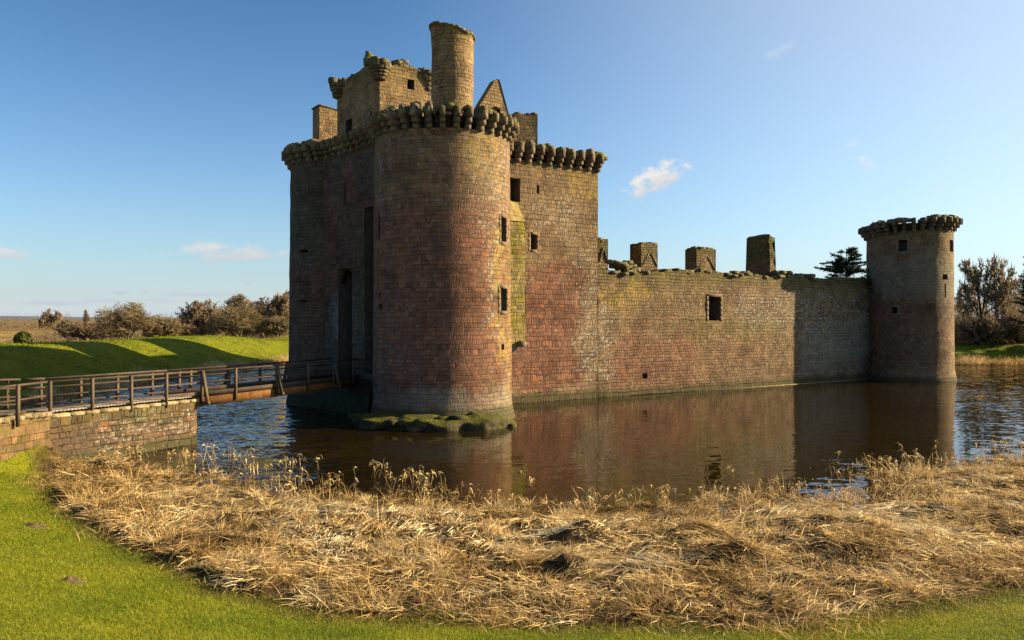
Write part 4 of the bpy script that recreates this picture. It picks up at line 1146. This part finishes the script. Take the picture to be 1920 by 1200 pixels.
M['needle'] = twig_mat('dark_needles', (.012, .02, .010), (.022, .034, .016), (.035, .05, .02))
M['gorse'] = twig_mat('gorse_sprigs', (.03, .042, .01), (.06, .075, .015), (.11, .12, .03))
def grow(rg, p, d, L, r, lev, mx, out, up=.12, kids=(4, 6), spread=(.45, .95), ratio=(.55, .78)):
    n = 3 if lev < 2 else 2
    pts = [p]; rad_ = [r]
    for i in range(n):
        d = d + rg.normal(0, .16 if lev else .1, 3) + np.array([0, 0, up * (.6 if lev else .2)]); d /= np.linalg.norm(d)
        q = pts[-1] + d * L / n; rr = r * (1 - .55 * (i + 1) / n)
        out.append((pts[-1], q, rad_[-1], rr, lev)); pts.append(q); rad_.append(rr)
    if lev >= mx: return
    k = rg.integers(kids[0], kids[1] + 1)
    for i in range(k):
        f = (.35 if lev == 0 else .25) + (.65 if lev == 0 else .75) * (i + rg.random()) / k
        j = min(int(f * n), n - 1); q = pts[j] + (pts[j + 1] - pts[j]) * (f * n - j)
        ax = rg.normal(0, 1, 3); ax -= d * (ax @ d); ax /= np.linalg.norm(ax)
        th_ = rg.uniform(*spread); nd = d * math.cos(th_) + ax * math.sin(th_)
        grow(rg, q, nd, L * rg.uniform(*ratio), max(rad_[j] * .6, .012), lev + 1, mx, out, up, kids, spread, ratio)
def fit(out, base, H, spread, asym=0.):
    P0 = np.array([o[0] for o in out]); P1 = np.array([o[1] for o in out])
    h = np.quantile(P1[:, 2], .995); w = np.quantile(np.abs(P1[:, :2]), .98)
    sc = np.array([spread / w, spread / w, H / h])
    P0 = P0 * sc; P1 = P1 * sc
    c = np.array([0, 0, .5 * H]); rd = np.array([spread, spread, .5 * H])
    for P in (P0, P1):
        q = (P - c) / rd; r_ = np.linalg.norm(q, axis=1); k = (r_ > .82) & (P[:, 2] > .15 * H)
        nz_ = vnoise(q[k, 0] * 3.1 + q[k, 1] * 2.3, q[k, 2] * 3.1 + base[0], 5) - .5
        lim = np.minimum(r_[k], .82 + (.34 + .3 * nz_) * np.tanh((r_[k] - .82) / .6))
        P[k] = c + (q[k] * (lim / r_[k])[:, None]) * rd
    if asym: P0[:, 0] += asym * np.maximum(P0[:, 2], 0); P1[:, 0] += asym * np.maximum(P1[:, 2], 0)
    return P0 + base, P1 + base
def gz(x, y): return float(height(np.array([x]), np.array([y]))[0][0])
def bare_tree(label, px, ytop, half_px, Y, seed, mat='twig', bark='bark', stems=1, mx=4, group=None, trunk_r=.28, twig_r=.03, asym=0., name='bare_tree', cat='tree', kids=(4, 6), up=.12, spread=(.45, .95), first=None):
    rg = np.random.default_rng(seed); x = (px - 960) / FOC * Y; z = gz(x, Y) - .15
    H = at(px, ytop, Y)[2] - z; sp = half_px / FOC * Y
    out = []
    for s_ in range(stems):
        d = np.array([rg.normal(0, .35 if stems > 1 else .06), rg.normal(0, .35 if stems > 1 else .06), 1.]); d /= np.linalg.norm(d)
        p = np.array([rg.normal(0, .05), rg.normal(0, .05), 0.]) if stems > 1 else np.zeros(3)
        grow(rg, p, d, 1. * rg.uniform(.8, 1.1), .05, 0, mx, out, up, kids, spread)
    P0, P1 = fit(out, np.array([x, Y, z]), H, sp, asym)
    lev = np.array([o[4] for o in out])
    k = trunk_r / .05
    rr0 = np.array([o[2] for o in out]) * k; rr1 = np.array([o[3] for o in out]) * k
    rr0 = np.maximum(rr0, twig_r); rr1 = np.maximum(rr1, twig_r * .7)
    root = empty(name, (x, Y, z)); tag(root, label, cat, group)
    a = lev <= 2
    mb = MB(); tubes(mb, P0[a], P1[a], rr0[a], rr1[a], 5); mb.build('trunk', M[bark], root)
    mb = MB(); tubes(mb, P0[~a], P1[~a], np.minimum(rr0[~a], .09), np.minimum(rr1[~a], .07), 3); mb.build('crown', M[mat], root)
    return root
GL = 'bare trees beyond the far bank'
bare_tree('small bare tree leaning over the heath, far left', 106, 578, 24, 190, 201, 'twig', 'bark', 1, 5, GL, .28, .03, -.25, kids=(4, 5), up=.05, spread=(.5, 1.))
bare_tree('low bare bush on the heath right of the leaning tree', 130, 598, 26, 150, 202, 'twig', stems=6, mx=3, group=GL, trunk_r=.1, twig_r=.04, name='bare_bush', cat='bush', kids=(5, 7))
bare_tree('thin spiky leafless sapling beside the broad hawthorn', 161, 577, 9, 140, 203, 'twig_red', stems=1, mx=3, group=GL, trunk_r=.1, twig_r=.025, kids=(7, 9), name='sapling')
bare_tree('low dark scrub left of the broad hawthorn', 162, 602, 42, 130, 204, 'twig_red', stems=7, mx=3, group=GL, trunk_r=.09, twig_r=.04, name='bare_bush', cat='bush', kids=(5, 7))
bare_tree('broad bushy bare hawthorn, widest crown left of the castle', 235, 563, 60, 125, 205, 'twig_green', stems=8, mx=4, group=GL, trunk_r=.15, twig_r=.014, kids=(4, 5), name='hawthorn', up=.08)
bare_tree('low olive bush between the hawthorn and the tree clump', 305, 590, 42, 130, 206, 'twig_green', stems=7, mx=3, group=GL, trunk_r=.1, twig_r=.04, name='bare_bush', cat='bush', kids=(6, 8))
bare_tree('flat topped bare tree at the left end of the clump', 362, 561, 46, 140, 207, 'twig_red', stems=2, mx=5, group=GL, trunk_r=.26, twig_r=.014, kids=(4, 5), up=.05, spread=(.5, 1.))
bare_tree('bare tree in the clump behind the pale multi stemmed willow', 404, 558, 46, 142, 208, 'twig', stems=2, mx=5, group=GL, trunk_r=.26, twig_r=.014, kids=(4, 5), up=.05, spread=(.5, 1.))
bare_tree('tallest open crowned bare tree of the clump', 438, 546, 40, 165, 209, 'twig', stems=1, mx=5, group=GL, trunk_r=.32, twig_r=.017, kids=(4, 5), up=.05, spread=(.5, 1.))
bare_tree('pale multi stemmed willow in front of the clump', 452, 568, 58, 122, 210, 'twig_green', stems=9, mx=4, group=GL, trunk_r=.13, twig_r=.014, kids=(4, 6), name='willow')
bare_tree('russet bare tree between the willow and the castle', 500, 555, 46, 145, 211, 'twig_red', stems=2, mx=5, group=GL, trunk_r=.24, twig_r=.014, kids=(4, 5), up=.05, spread=(.5, 1.))
bare_tree('bare tree touching the edge of the shaded gate tower', 545, 543, 44, 140, 212, 'twig', stems=2, mx=5, group=GL, trunk_r=.26, twig_r=.014, kids=(4, 5), up=.05, spread=(.5, 1.))
bare_tree('low bare bush under the tree at the castle edge', 522, 590, 30, 125, 213, 'twig_green', stems=7, mx=3, group=GL, trunk_r=.1, twig_r=.035, name='bare_bush', cat='bush', kids=(5, 7))
bare_tree('low tangled scrub under the flat topped tree', 345, 605, 26, 135, 214, 'twig_dark', stems=7, mx=3, group=GL, trunk_r=.08, twig_r=.035, name='bare_bush', cat='bush', kids=(5, 7))
bare_tree('rounded dark green gorse bush behind the far bank crest', 42, 621, 17, 112, 215, 'gorse', stems=16, mx=3, trunk_r=.05, twig_r=.06, name='gorse_bush', cat='bush', kids=(6, 8), up=.03)
GR = 'bare trees behind the corner tower'
bare_tree('tall slender bare birch nearest the corner tower', 1846, 474, 46, 108, 221, 'twig_dark', 'bark_dark', 1, 5, GR, .22, .009, -.08, kids=(4, 5), spread=(.35, .8), up=.06)
bare_tree('tall slender forked bare birch near the right frame edge', 1884, 464, 38, 107, 222, 'twig_dark', 'bark_dark', 2, 5, GR, .22, .009, 0., kids=(3, 5), spread=(.35, .8), up=.06)
bare_tree('lower bare tree with a rounded crown beside the corner tower', 1806, 524, 40, 122, 223, 'twig_dark', 'bark_dark', 2, 5, GR, .2, .010, kids=(3, 5), up=.05)
bare_tree('bare tree behind the forked birch', 1915, 500, 44, 125, 224, 'twig_dark', 'bark_dark', 2, 5, GR, .2, .010, kids=(3, 5), up=.05)
bare_tree('low dark bush at the wood edge beyond the moat', 1830, 590, 46, 106, 225, 'twig_dark', 'bark_dark', 8, 3, GR, .08, .03, name='bare_bush', cat='bush', kids=(6, 8))
bare_tree('low dark bush right of the birch trunks', 1905, 585, 44, 106, 226, 'twig_dark', 'bark_dark', 8, 3, GR, .08, .03, name='bare_bush', cat='bush', kids=(6, 8))

def conifer(label, px, ytop, half_px, Y, seed, z=None, whorls=24, dens=1.6, prof=.6):
    rg = np.random.default_rng(seed); x = (px - 960) / FOC * Y; z = gz(x, Y) - .1
    H = at(px, ytop, Y)[2] - z; W_ = half_px / FOC * Y
    root = empty('conifer', (x, Y, z)); tag(root, label, 'tree')
    mb = MB(); tubes(mb, [(x, Y, z)], [(x + .1, Y, z + H * .97)], [.32], [.04], 7); mb.build('trunk', M['bark_dark'], root)
    A, B_, Ra, Rb = [], [], [], []
    for w in range(whorls):
        f = (w + rg.random() * .6) / whorls; zz = z + H * (.12 + .88 * f); L = W_ * min(1., (1 - f) ** prof + .10) * rg.uniform(.7, 1.15)
        for k in range(rg.integers(6, 9)):
            az = rg.uniform(0, 2 * PI); l = L * rg.uniform(.55, 1.05); tip = np.array([math.cos(az) * l, math.sin(az) * l, l * rg.uniform(-.1, .35)])
            zz = min(z + H * .985, zz + rg.normal(0, H / whorls * .8)); p0 = np.array([x, Y, zz]); A.append(p0); B_.append(p0 + tip); Ra.append(.05); Rb.append(.015)
            n = int((16 + l * 16) * dens)
            s_ = rg.uniform(.2, 1, n)
            q = p0 + tip * s_[:, None]
            dd = rg.normal(0, 1, (n, 3)) * np.array([.5, .5, .35]) + tip / l * .7 + np.array([0, 0, .25]); ln = rg.uniform(.35, .75, n) * (1.15 - .5 * s_)
            dd /= np.linalg.norm(dd, axis=1, keepdims=True)
            A += list(q); B_ += list(q + dd * ln[:, None]); Ra += [.055] * n; Rb += [.02] * n
    mb = MB(); tubes(mb, A, B_, Ra, Rb, 3); mb.build('crown', M['needle'], root)
conifer('dark conifer top showing over the curtain wall by the corner tower', 1586, 470, 72, 112, 301, prof=.38)
conifer('unseen dark evergreen added right of the view to shade the far bank', 2085, 455, 52, 103, 303)  # out of view, added to cast shade on the right bank
conifer('dark evergreen at the right frame edge beyond the moat', 1945, 440, 46, 100, 302)

# woods and hedges that read as a mass
def thicket(name, label, pts, hs, dens, seed, mat, wid=.04):
    rg = np.random.default_rng(seed); A, B_, Ra = [], [], []
    for (xa, ya), (xb, yb), depth, (h0, h1), n in pts:
        t_ = rg.random(n); x = xa + (xb - xa) * t_; y = ya + (yb - ya) * t_ + rg.uniform(0, depth, n)
        zb = height(x, y)[0]
        hh = h0 + (h1 - h0) * fbm(x * .22, y * .22, seed, 3) * 1.4 - (h1 - h0) * .2
        f = rg.random(n) ** 1.15
        z = zb + hh * f
        d = rg.normal(0, 1, (n, 3)) * np.array([.6, .6, .4]) + np.array([0, 0, .9]); d /= np.linalg.norm(d, axis=1, keepdims=True)
        L = hh * rg.uniform(.08, .3, n)
        P0 = np.stack([x, y, z], -1); A.append(P0); B_.append(P0 + d * L[:, None]); Ra.append(wid * (1.3 - f) * rg.uniform(.6, 1.5, n))
    mb = MB(); A = np.concatenate(A); B_ = np.concatenate(B_); Ra = np.concatenate(Ra); tubes(mb, A, B_, Ra, Ra * .4, 3)
    return tag(mb.build(name, M[mat]), label, 'woodland' if 'wood' in name else 'hedge', kind='stuff')
thicket('woodland', 'dense dark leafless wood behind the right bank', [((44, 112), (84, 104), 14, (3.0, 7.6), 20000), ((44, 110), (84, 102), 4, (1.0, 3.6), 9000)], 0, 0, 401, 'twig_dark', .032)
thicket('hedgerow', 'distant pale brown hedgerow along the heath horizon', [((-330, 420), (-120, 380), 30, (3.0, 8.5), 12000), ((-260, 330), (-150, 340), 20, (1.5, 5.5), 6000), ((-200, 300), (-120, 320), 12, (.5, 2.2), 4000), ((-140, 330), (20, 330), 20, (2.5, 6), 6000)], 0, 0, 402, 'twig_red', .09)
thicket('hedge', 'low brown scrub along the foot of the trees behind the far bank', [((-90, 140), (-28, 150), 10, (.6, 2.0), 9000), ((-66, 152), (-32, 152), 14, (2.0, 6.5), 15000), ((-100, 165), (-60, 158), 12, (1.0, 3.5), 7000)], 0, 0, 403, 'twig', .05)
# far hills
mb = MB()
us = np.linspace(-2600, 1200, 120)
grid(mb, us, np.linspace(0, 1, 5), lambda U, V: np.stack([U, 3600 + V * 300, -2 + V * (14 + 16 * fbm(U * .002, U * 0, 3, 4) * sstep(1000, -1500, U))], -1))
m, t, b = new_mat('far_hill_painted_haze', 1., 0.); b.inputs['Base Color'].default_value = (.13, .16, .19, 1)  # flat blue-grey, distance haze painted into the hill colour
tag(mb.build('hills', m), kind='structure')

# ------------------------------------------------------------------ reeds
def reed_material(name, bright=1.):
    m, t, b = new_mat(name, .7, .25)
    s = t.sep(uvsock(t)); P = objsock(t)
    c = t.ramp(s[0], [(.0, (.11, .058, .016)), (.2, (.30, .18, .055)), (.5, (.57, .385, .155)), (.78, (.74, .56, .285)), (1., (.82, .7, .45))])
    c = t.mix(1., c, t.ramp(t.noise(P, .7, 4., .6), [(.3, (.68, .62, .55)), (.5, (1.,) * 3), (.7, (1.15, 1.15, 1.15))]), 'MULTIPLY')
    t.put(b.inputs['Base Color'], tuple([0] * 3) if False else c)
    tr = t.node('ShaderNodeBsdfTranslucent'); t.put(tr.inputs[0], c)
    mx = t.node('ShaderNodeMixShader'); mx.inputs[0].default_value = .25
    out = t.N['Material Output']
    t.L.new(b.outputs[0], mx.inputs[1]); t.L.new(tr.outputs[0], mx.inputs[2]); t.L.new(mx.outputs[0], out.inputs[0])
    return m
M['reed'] = reed_material('dry_reed')
def blades(mb, base, az, inc, L, w, tone, droop, rg, seg=3):
    """ribbon blades: base Nx3, heading az, inclination above the ground inc, droop bends the tip down"""
    N = len(base); d0 = np.stack([np.cos(az) * np.cos(inc), np.sin(az) * np.cos(inc), np.sin(inc)], -1)
    side = np.stack([-np.sin(az), np.cos(az), np.zeros(N)], -1)
    tw = rg.uniform(-1.2, 1.2, N)
    upv = np.cross(d0, side)
    side = side * np.cos(tw)[:, None] + upv * np.sin(tw)[:, None]
    V = np.zeros((N, (seg + 1) * 2, 3)); p = base.copy(); d = d0.copy()
    for k in range(seg + 1):
        ww = w * (1 - .8 * k / seg) * .5
        V[:, 2 * k] = p - side * ww[:, None]; V[:, 2 * k + 1] = p + side * ww[:, None]
        p = p + d * (L / seg)[:, None]
        d = d + np.array([0, 0, -1.]) * (droop / seg)[:, None]; d /= np.linalg.norm(d, axis=1, keepdims=True)
    f = np.array([(2 * k, 2 * k + 1, 2 * k + 3, 2 * k + 2) for k in range(seg)])
    F = (np.arange(N) * (seg + 1) * 2)[:, None, None] + f[None]
    uv = np.zeros((N, seg, 4, 2)); uv[..., 0] = tone[:, None, None]
    for k in range(seg): uv[:, k, :2, 1] = k / seg; uv[:, k, 2:, 1] = (k + 1) / seg
    mb.add(V.reshape(-1, 3), F.reshape(-1, 4), uv.reshape(-1, 4, 2))
rg = np.random.default_rng(500)
mb = MB()
def sample_bed(n, lo=.0):
    x = rg.uniform(-18, 28, n); y = rg.uniform(12.5, 35, n)
    rs = -sdf(x, y, REEDB); rs = rs + 1.0 * (fbm(x * 1.1, y * 1.1, 55, 4) - .42) * (y < 23)
    k = (rs > lo) & (np.abs(x) < y * .72 + 1)
    # thin with distance: what lies farther needs fewer, broader blades
    k &= rg.random(n) < np.clip(17. / y, .35, 1.2) ** 1.3
    return x[k], y[k], rs[k]
# 1 lodged straw lying in combed swathes
x, y, rs = sample_bed(280000)
dm = sdf(x, y, MOAT)
edge_w = sstep(.1, 3.5, rs) + 1.0 * (dm > -2.2)
pit = sstep(.43, .35, fbm(x * .9, y * 1.3, 93, 4))
keep = rg.random(len(x)) < np.clip(.15 + edge_w, 0, 1) * (1 - .85 * pit)
x, y, rs, dm = x[keep], y[keep], rs[keep], dm[keep]
z = np.maximum(height(x, y)[0], 0) + rg.uniform(-.03, .10, len(x))
sw = fbm(x * .35, y * .35, 71, 3) * 2 * PI * 1.6
az = sw + rg.normal(0, .8, len(x)); inc = np.abs(rg.normal(.12, .26, len(x)))
patch = fbm(x * .5, y * .5, 72, 3)
tone = np.clip(.25 + 1.15 * (patch - .25) + rg.normal(0, .2, len(x)), .0, 1)
mat_ = sstep(.5, .6, fbm(x * .3 + 7, y * .5, 91, 4)) * sstep(.8, 2.5, rs)
az = np.where(rg.random(len(x)) < mat_ * .75, sw * .5 + rg.normal(0, .28, len(x)), az); inc = inc * (1 - .7 * mat_); tone = np.clip(tone + .3 * mat_, 0, 1)
wet = sstep(3.2, .8, rs) * (dm < -2.2)
tone = np.clip(tone - .35 * wet, 0, 1)
blades(mb, np.stack([x, y, z], -1), az, inc, rg.uniform(.12, .5, len(x)) * (1 + .8 * (rg.random(len(x)) < .07)), rg.uniform(.008, .024, len(x)) * (y / 17.) ** .6, tone, rg.uniform(0, .5, len(x)), rg)
# 2 tufts: shaggy humps with blades splaying outward
nt = 1050
x, y, rs = sample_bed(nt * 5, .2); x, y, rs = x[:nt], y[:nt], rs[:nt]
size = rg.uniform(.5, 1.0, len(x)) * (1 + .7 * (rg.random(len(x)) < .10))
m_ = rg.integers(22, 60, len(x)); ii = np.repeat(np.arange(len(x)), m_); n = len(ii)
az = rg.uniform(0, 2 * PI, n); lean = np.repeat(rg.uniform(0, 2 * PI, len(x)), m_)
az = np.where(rg.random(n) < .55, lean + rg.normal(0, .7, n), az)
rad_ = rg.random(n) ** .5 * .22 * size[ii]
bx = x[ii] + rad_ * np.cos(az); by = y[ii] + rad_ * np.sin(az)
bz = np.maximum(height(bx, by)[0], 0) - .02
inc = rg.uniform(.35, 1.35, n)
tone = np.clip(np.repeat(rg.uniform(.2, .75, len(x)), m_) + rg.normal(0, .18, n), 0, 1)
blades(mb, np.stack([bx, by, bz], -1), az, inc, rg.uniform(.15, .5, n) * size[ii], rg.uniform(.007, .018, n) * (by / 17.) ** .6, tone, rg.uniform(.4, 2.2, n), rg)
# 3 a fringe of tufts hanging over the grass edge
toe = MOAT[:16]; seg = np.linalg.norm(np.diff(toe, axis=0), axis=1); cum = np.r_[0, np.cumsum(seg)]
n = 9000; s_ = rg.uniform(0, cum[-1], n); j = np.clip(np.searchsorted(cum, s_) - 1, 0, len(seg) - 1); f = (s_ - cum[j]) / seg[j]
p = toe[j] + (toe[j + 1] - toe[j]) * f[:, None]; dirn = (toe[j + 1] - toe[j]) / seg[j][:, None]
o_ = rg.normal(.15, .4, n) + 1.3 * (vnoise(s_ * .7, s_ * 0, 6) - .5); p = p + np.stack([-dirn[:, 1], dirn[:, 0]], -1) * o_[:, None]
cl_ = vnoise(s_ * 1.6, s_ * 0 + 9, 3)
zz = height(p[:, 0], p[:, 1])[0]
blades(mb, np.c_[p, zz], rg.uniform(0, 2 * PI, n), rg.uniform(.2, 1.2, n), rg.uniform(.2, .5, n) * (.5 + cl_), rg.uniform(.006, .013, n), np.clip(rg.normal(.35, .2, n), 0, 1), rg.uniform(.3, 1.8, n), rg)
reeds = mb.build('reed_bed', M['reed']); tag(reeds, 'flattened straw coloured reeds lying along the near water edge', 'reeds', kind='stuff')
# 4 broken stems still standing in the shallows, with drooping leaves
mb = MB()
def standing(n, xr, off, hgt, seed, power=1.):
    r2 = np.random.default_rng(seed)
    x = r2.uniform(*xr, n * 3); y = r2.uniform(16, 34, n * 3); rs = -sdf(x, y, REEDB); dm = sdf(x, y, MOAT)
    k = (rs > off[0]) & (rs < off[1]) & (dm < -1.5) & (vnoise(x * 1.1, y * 1.1, seed) > .42)
    x, y = x[k][:n], y[k][:n]; n = len(x)
    z = np.full(n, -.05); L = r2.uniform(*hgt, n) * (.5 + .7 * vnoise(x * .7, y * .7, seed + 2))
    P = np.stack([x, y, z], -1); az = r2.uniform(0, 2 * PI, n)
    blades(mb, P, az, r2.uniform(1.05, 1.5, n), L, np.full(n, .018), np.clip(r2.normal(.45, .15, n), 0, 1), r2.uniform(0, .25, n), r2)
    for rep in range(3):                 # leaves and broken tops hang from the stems
        top = P + np.stack([0 * L, 0 * L, L * r2.uniform(.55, .97, n)], -1) + np.stack([np.cos(az), np.sin(az), 0 * az], -1) * .08 * L[:, None]
        blades(mb, top, r2.uniform(0, 2 * PI, n), r2.uniform(-.6, .5, n), r2.uniform(.1, .3, n), r2.uniform(.02, .045, n), np.clip(r2.normal(.6, .18, n), 0, 1), r2.uniform(1.5, 4., n), r2)
standing(520, (-16, -2), (-2.6, 1.6), (.35, .85), 61)
standing(420, (-3, 10), (-.6, 1.4), (.2, .5), 62)
standing(650, (8, 24), (-.9, 2.2), (.3, .75), 63)
standing(16, (0, 9), (-4.5, -1.2), (.15, .35), 64)
standing(30, (10, 24), (-3.2, -.5), (.2, .5), 65)
tag(mb.build('standing_reeds', M['reed']), 'thin dead reed stems standing in the shallow water', 'reeds', kind='stuff')
# reeds at the foot of the far banks
mb = MB()
def far_reeds(pl, n, wdt, hgt, seed):
    r2 = np.random.default_rng(seed); pl = np.array(pl, float); sg = np.linalg.norm(np.diff(pl, axis=0), axis=1); cm = np.r_[0, np.cumsum(sg)]
    s_ = r2.uniform(0, cm[-1], n); j = np.clip(np.searchsorted(cm, s_) - 1, 0, len(sg) - 1)
    p = pl[j] + (pl[j + 1] - pl[j]) * ((s_ - cm[j]) / sg[j])[:, None] + r2.uniform(-wdt, wdt, (n, 2))
    z = np.maximum(height(p[:, 0], p[:, 1])[0], -.05)
    hh = vnoise(p[:, 0] * .5, p[:, 1] * .5, seed)
    blades(mb, np.c_[p, z], r2.uniform(0, 2 * PI, n), r2.uniform(.2, 1.4, n), r2.uniform(*hgt, n) * (.4 + hh), r2.uniform(.03, .06, n), np.clip(.3 + .6 * (hh - .3) + r2.normal(0, .2, n), 0, 1), r2.uniform(.2, 1.8, n), r2)
far_reeds([(66, 92), (61, 95), (50, 96)], 9000, 1.9, (.5, 1.3), 66)
far_reeds([(-28, 102), (-30, 86), (-31, 74), (-31, 60), (-30, 47)], 9000, 1.0, (.5, 1.1), 67)
tag(mb.build('far_reeds', M['reed']), 'low band of dry reeds along the far banks of the moat', 'reeds', kind='stuff')

# ------------------------------------------------------------------ grass on the near bank
def grass_material():
    m, t, b = new_mat('grass_blade', .6, .25)
    s = t.sep(uvsock(t)); P = objsock(t)
    c = t.ramp(s[0], [(.0, (.07, .11, .005)), (.45, (.175, .215, .008)), (.8, (.28, .28, .014)), (.94, (.27, .22, .035)), (1., (.33, .25, .09))])
    c = t.mix(1., c, t.ramp(t.noise(P, .55, 4., .65), [(.28, (.62, .74, .65)), (.5, (1.,) * 3), (.68, (1.32, 1.12, 1.)),]), 'MULTIPLY')
    t.put(b.inputs['Base Color'], c)
    tr = t.node('ShaderNodeBsdfTranslucent'); t.put(tr.inputs[0], c)
    mx = t.node('ShaderNodeMixShader'); mx.inputs[0].default_value = .35; out = t.N['Material Output']
    t.L.new(b.outputs[0], mx.inputs[1]); t.L.new(tr.outputs[0], mx.inputs[2]); t.L.new(mx.outputs[0], out.inputs[0])
    return m
M['grass'] = grass_material()
rg = np.random.default_rng(600); mb = MB()
n = 900000
ang = rg.uniform(R(-40), R(40), n); r_ = np.sqrt(rg.uniform(8.5 ** 2, 31. ** 2, n))
x, y = r_ * np.sin(ang), r_ * np.cos(ang)
k = rg.random(n) < np.clip((11. / r_) ** 1.15, 0, 1)
x, y, r_ = x[k], y[k], r_[k]
z, d, rs = height(x, y)
k = (d > -.05 + 1.1 * (fbm(x * 1.3, y * 1.3, 4, 4) - .5)) & (polydist(x, y, PATH) > .7) & (x > -24)
k &= (EYE - z) / np.maximum(y, .1) < .52
x, y, z, r_ = x[k], y[k], z[k], r_[k]; n = len(x)
tone = np.clip(.2 + .8 * fbm(x * .8, y * .8, 33, 3) - .12 + .7 * (fbm(x * .22, y * .22, 35, 3) - .5) + rg.normal(0, .16, n), 0, 1)
hh = .6 + .8 * fbm(x * 1.4, y * 1.4, 34, 2)
blades(mb, np.stack([x, y, z - .005], -1), rg.uniform(0, 2 * PI, n), rg.uniform(.5, 1.4, n), rg.uniform(.035, .085, n) * hh, rg.uniform(.004, .008, n) * (r_ / 11.) ** .8, tone, rg.uniform(.1, 1.2, n), rg, 2)
tag(mb.build('grass', M['grass']), 'short bright green grass on the near bank', 'grass', kind='stuff')
print('grass', n)
# two worn earth patches in the turf
M['soil'] = simple_stone('bare_soil', (.06, .042, .022), (.11, .08, .042), (.17, .125, .07), 6., 0., .05)
for (px, py, Y, w_, lb) in ((69, 988, 17.6, .36, 'small bare earth patch in the turf, the upper of two'), (137, 1091, 13.6, .3, 'small bare earth patch in the turf, the lower of two')):
    # walk the ray to the turf
    k = (px - 960) / FOC
    ys = np.linspace(6, 30, 600); zz = height(k * ys, ys)[0]; sight = EYE - (py - HZ) / FOC * ys
    hit = ys[np.argmax(sight < zz)]
    mb = MB(); cx, cy = k * hit, hit
    U, V = np.meshgrid(np.linspace(0, 2 * PI, 25), np.linspace(0, 1, 7), indexing='ij')
    rr = w_ * V * (.8 + .4 * vnoise(np.cos(U) * 2 + 5, np.sin(U) * 2 + 5, 7))
    X_, Y_ = cx + rr * np.cos(U), cy + rr * np.sin(U) * .8
    Z_ = height(X_, Y_)[0] + .065 * (1 - V ** 2) * (.4 + 1.2 * vnoise(X_ * 11, Y_ * 11, 4)) - .05 * V + .01
    i = np.arange(U.size).reshape(U.shape); mb.add(np.stack([X_, Y_, Z_], -1).reshape(-1, 3), np.stack([i[:-1, :-1], i[1:, :-1], i[1:, 1:], i[:-1, 1:]], -1).reshape(-1, 4)[:, ::-1])
    tag(mb.build('molehill', M['soil'], smooth=True), lb, 'molehill', 'bare patches in the near turf')
# ivy in the torn corner between curtain and corner tower
rg = np.random.default_rng(700)
root = empty('ivy', (32.2, 70.9, 9.2)); tag(root, 'dark ivy clump clinging to the torn corner beside the far tower', 'ivy')
mb = MB(); n = 2600
c = W.pt(tc1 - .6, 8.7, .5)
P = rg.normal(0, 1, (n, 3)) * np.array([.75, .55, .62]) + c
blades(mb, P, rg.uniform(0, 2 * PI, n), rg.uniform(-.8, .8, n), rg.uniform(.12, .24, n), rg.uniform(.08, .16, n), rg.random(n), rg.uniform(0, 1., n), rg, 1)
mb.build('foliage', M['needle'], root)
mb = MB(); a = rg.normal(0, .3, (14, 3)) + c + np.array([0, 0, -.9]); tubes(mb, a, a + rg.normal(0, .35, (14, 3)) + np.array([0, 0, .9]), np.full(14, .03), np.full(14, .015), 4); mb.build('stem', M['bark_dark'], root)

# tufty turf of the far bank
rg = np.random.default_rng(650); mb = MB(); n = 90000
x = rg.uniform(-52, -29, n); y = rg.uniform(50, 135, n); z, d, rs = height(x, y)
k = (d > .6) & (d < 17) & (rg.random(n) < .25 + vnoise(x * .6, y * .6, 12) ** 2) & (rg.random(n) < np.clip(70. / y, .4, 1))
x, y, z = x[k], y[k], z[k]; n = len(x)
blades(mb, np.stack([x, y, z - .02], -1), rg.uniform(0, 2 * PI, n), rg.uniform(.3, 1.2, n), rg.uniform(.10, .26, n) * (.5 + vnoise(x * .5, y * .5, 14)), rg.uniform(.03, .07, n), np.clip(.35 + .8 * (fbm(x * .3, y * .3, 36, 3) - .4) + rg.normal(0, .15, n), 0, 1), rg.uniform(.2, 1.2, n), rg, 2)
tag(mb.build('grass', M['grass']), 'green turf on the far bank behind the footbridge', 'grass', kind='stuff')
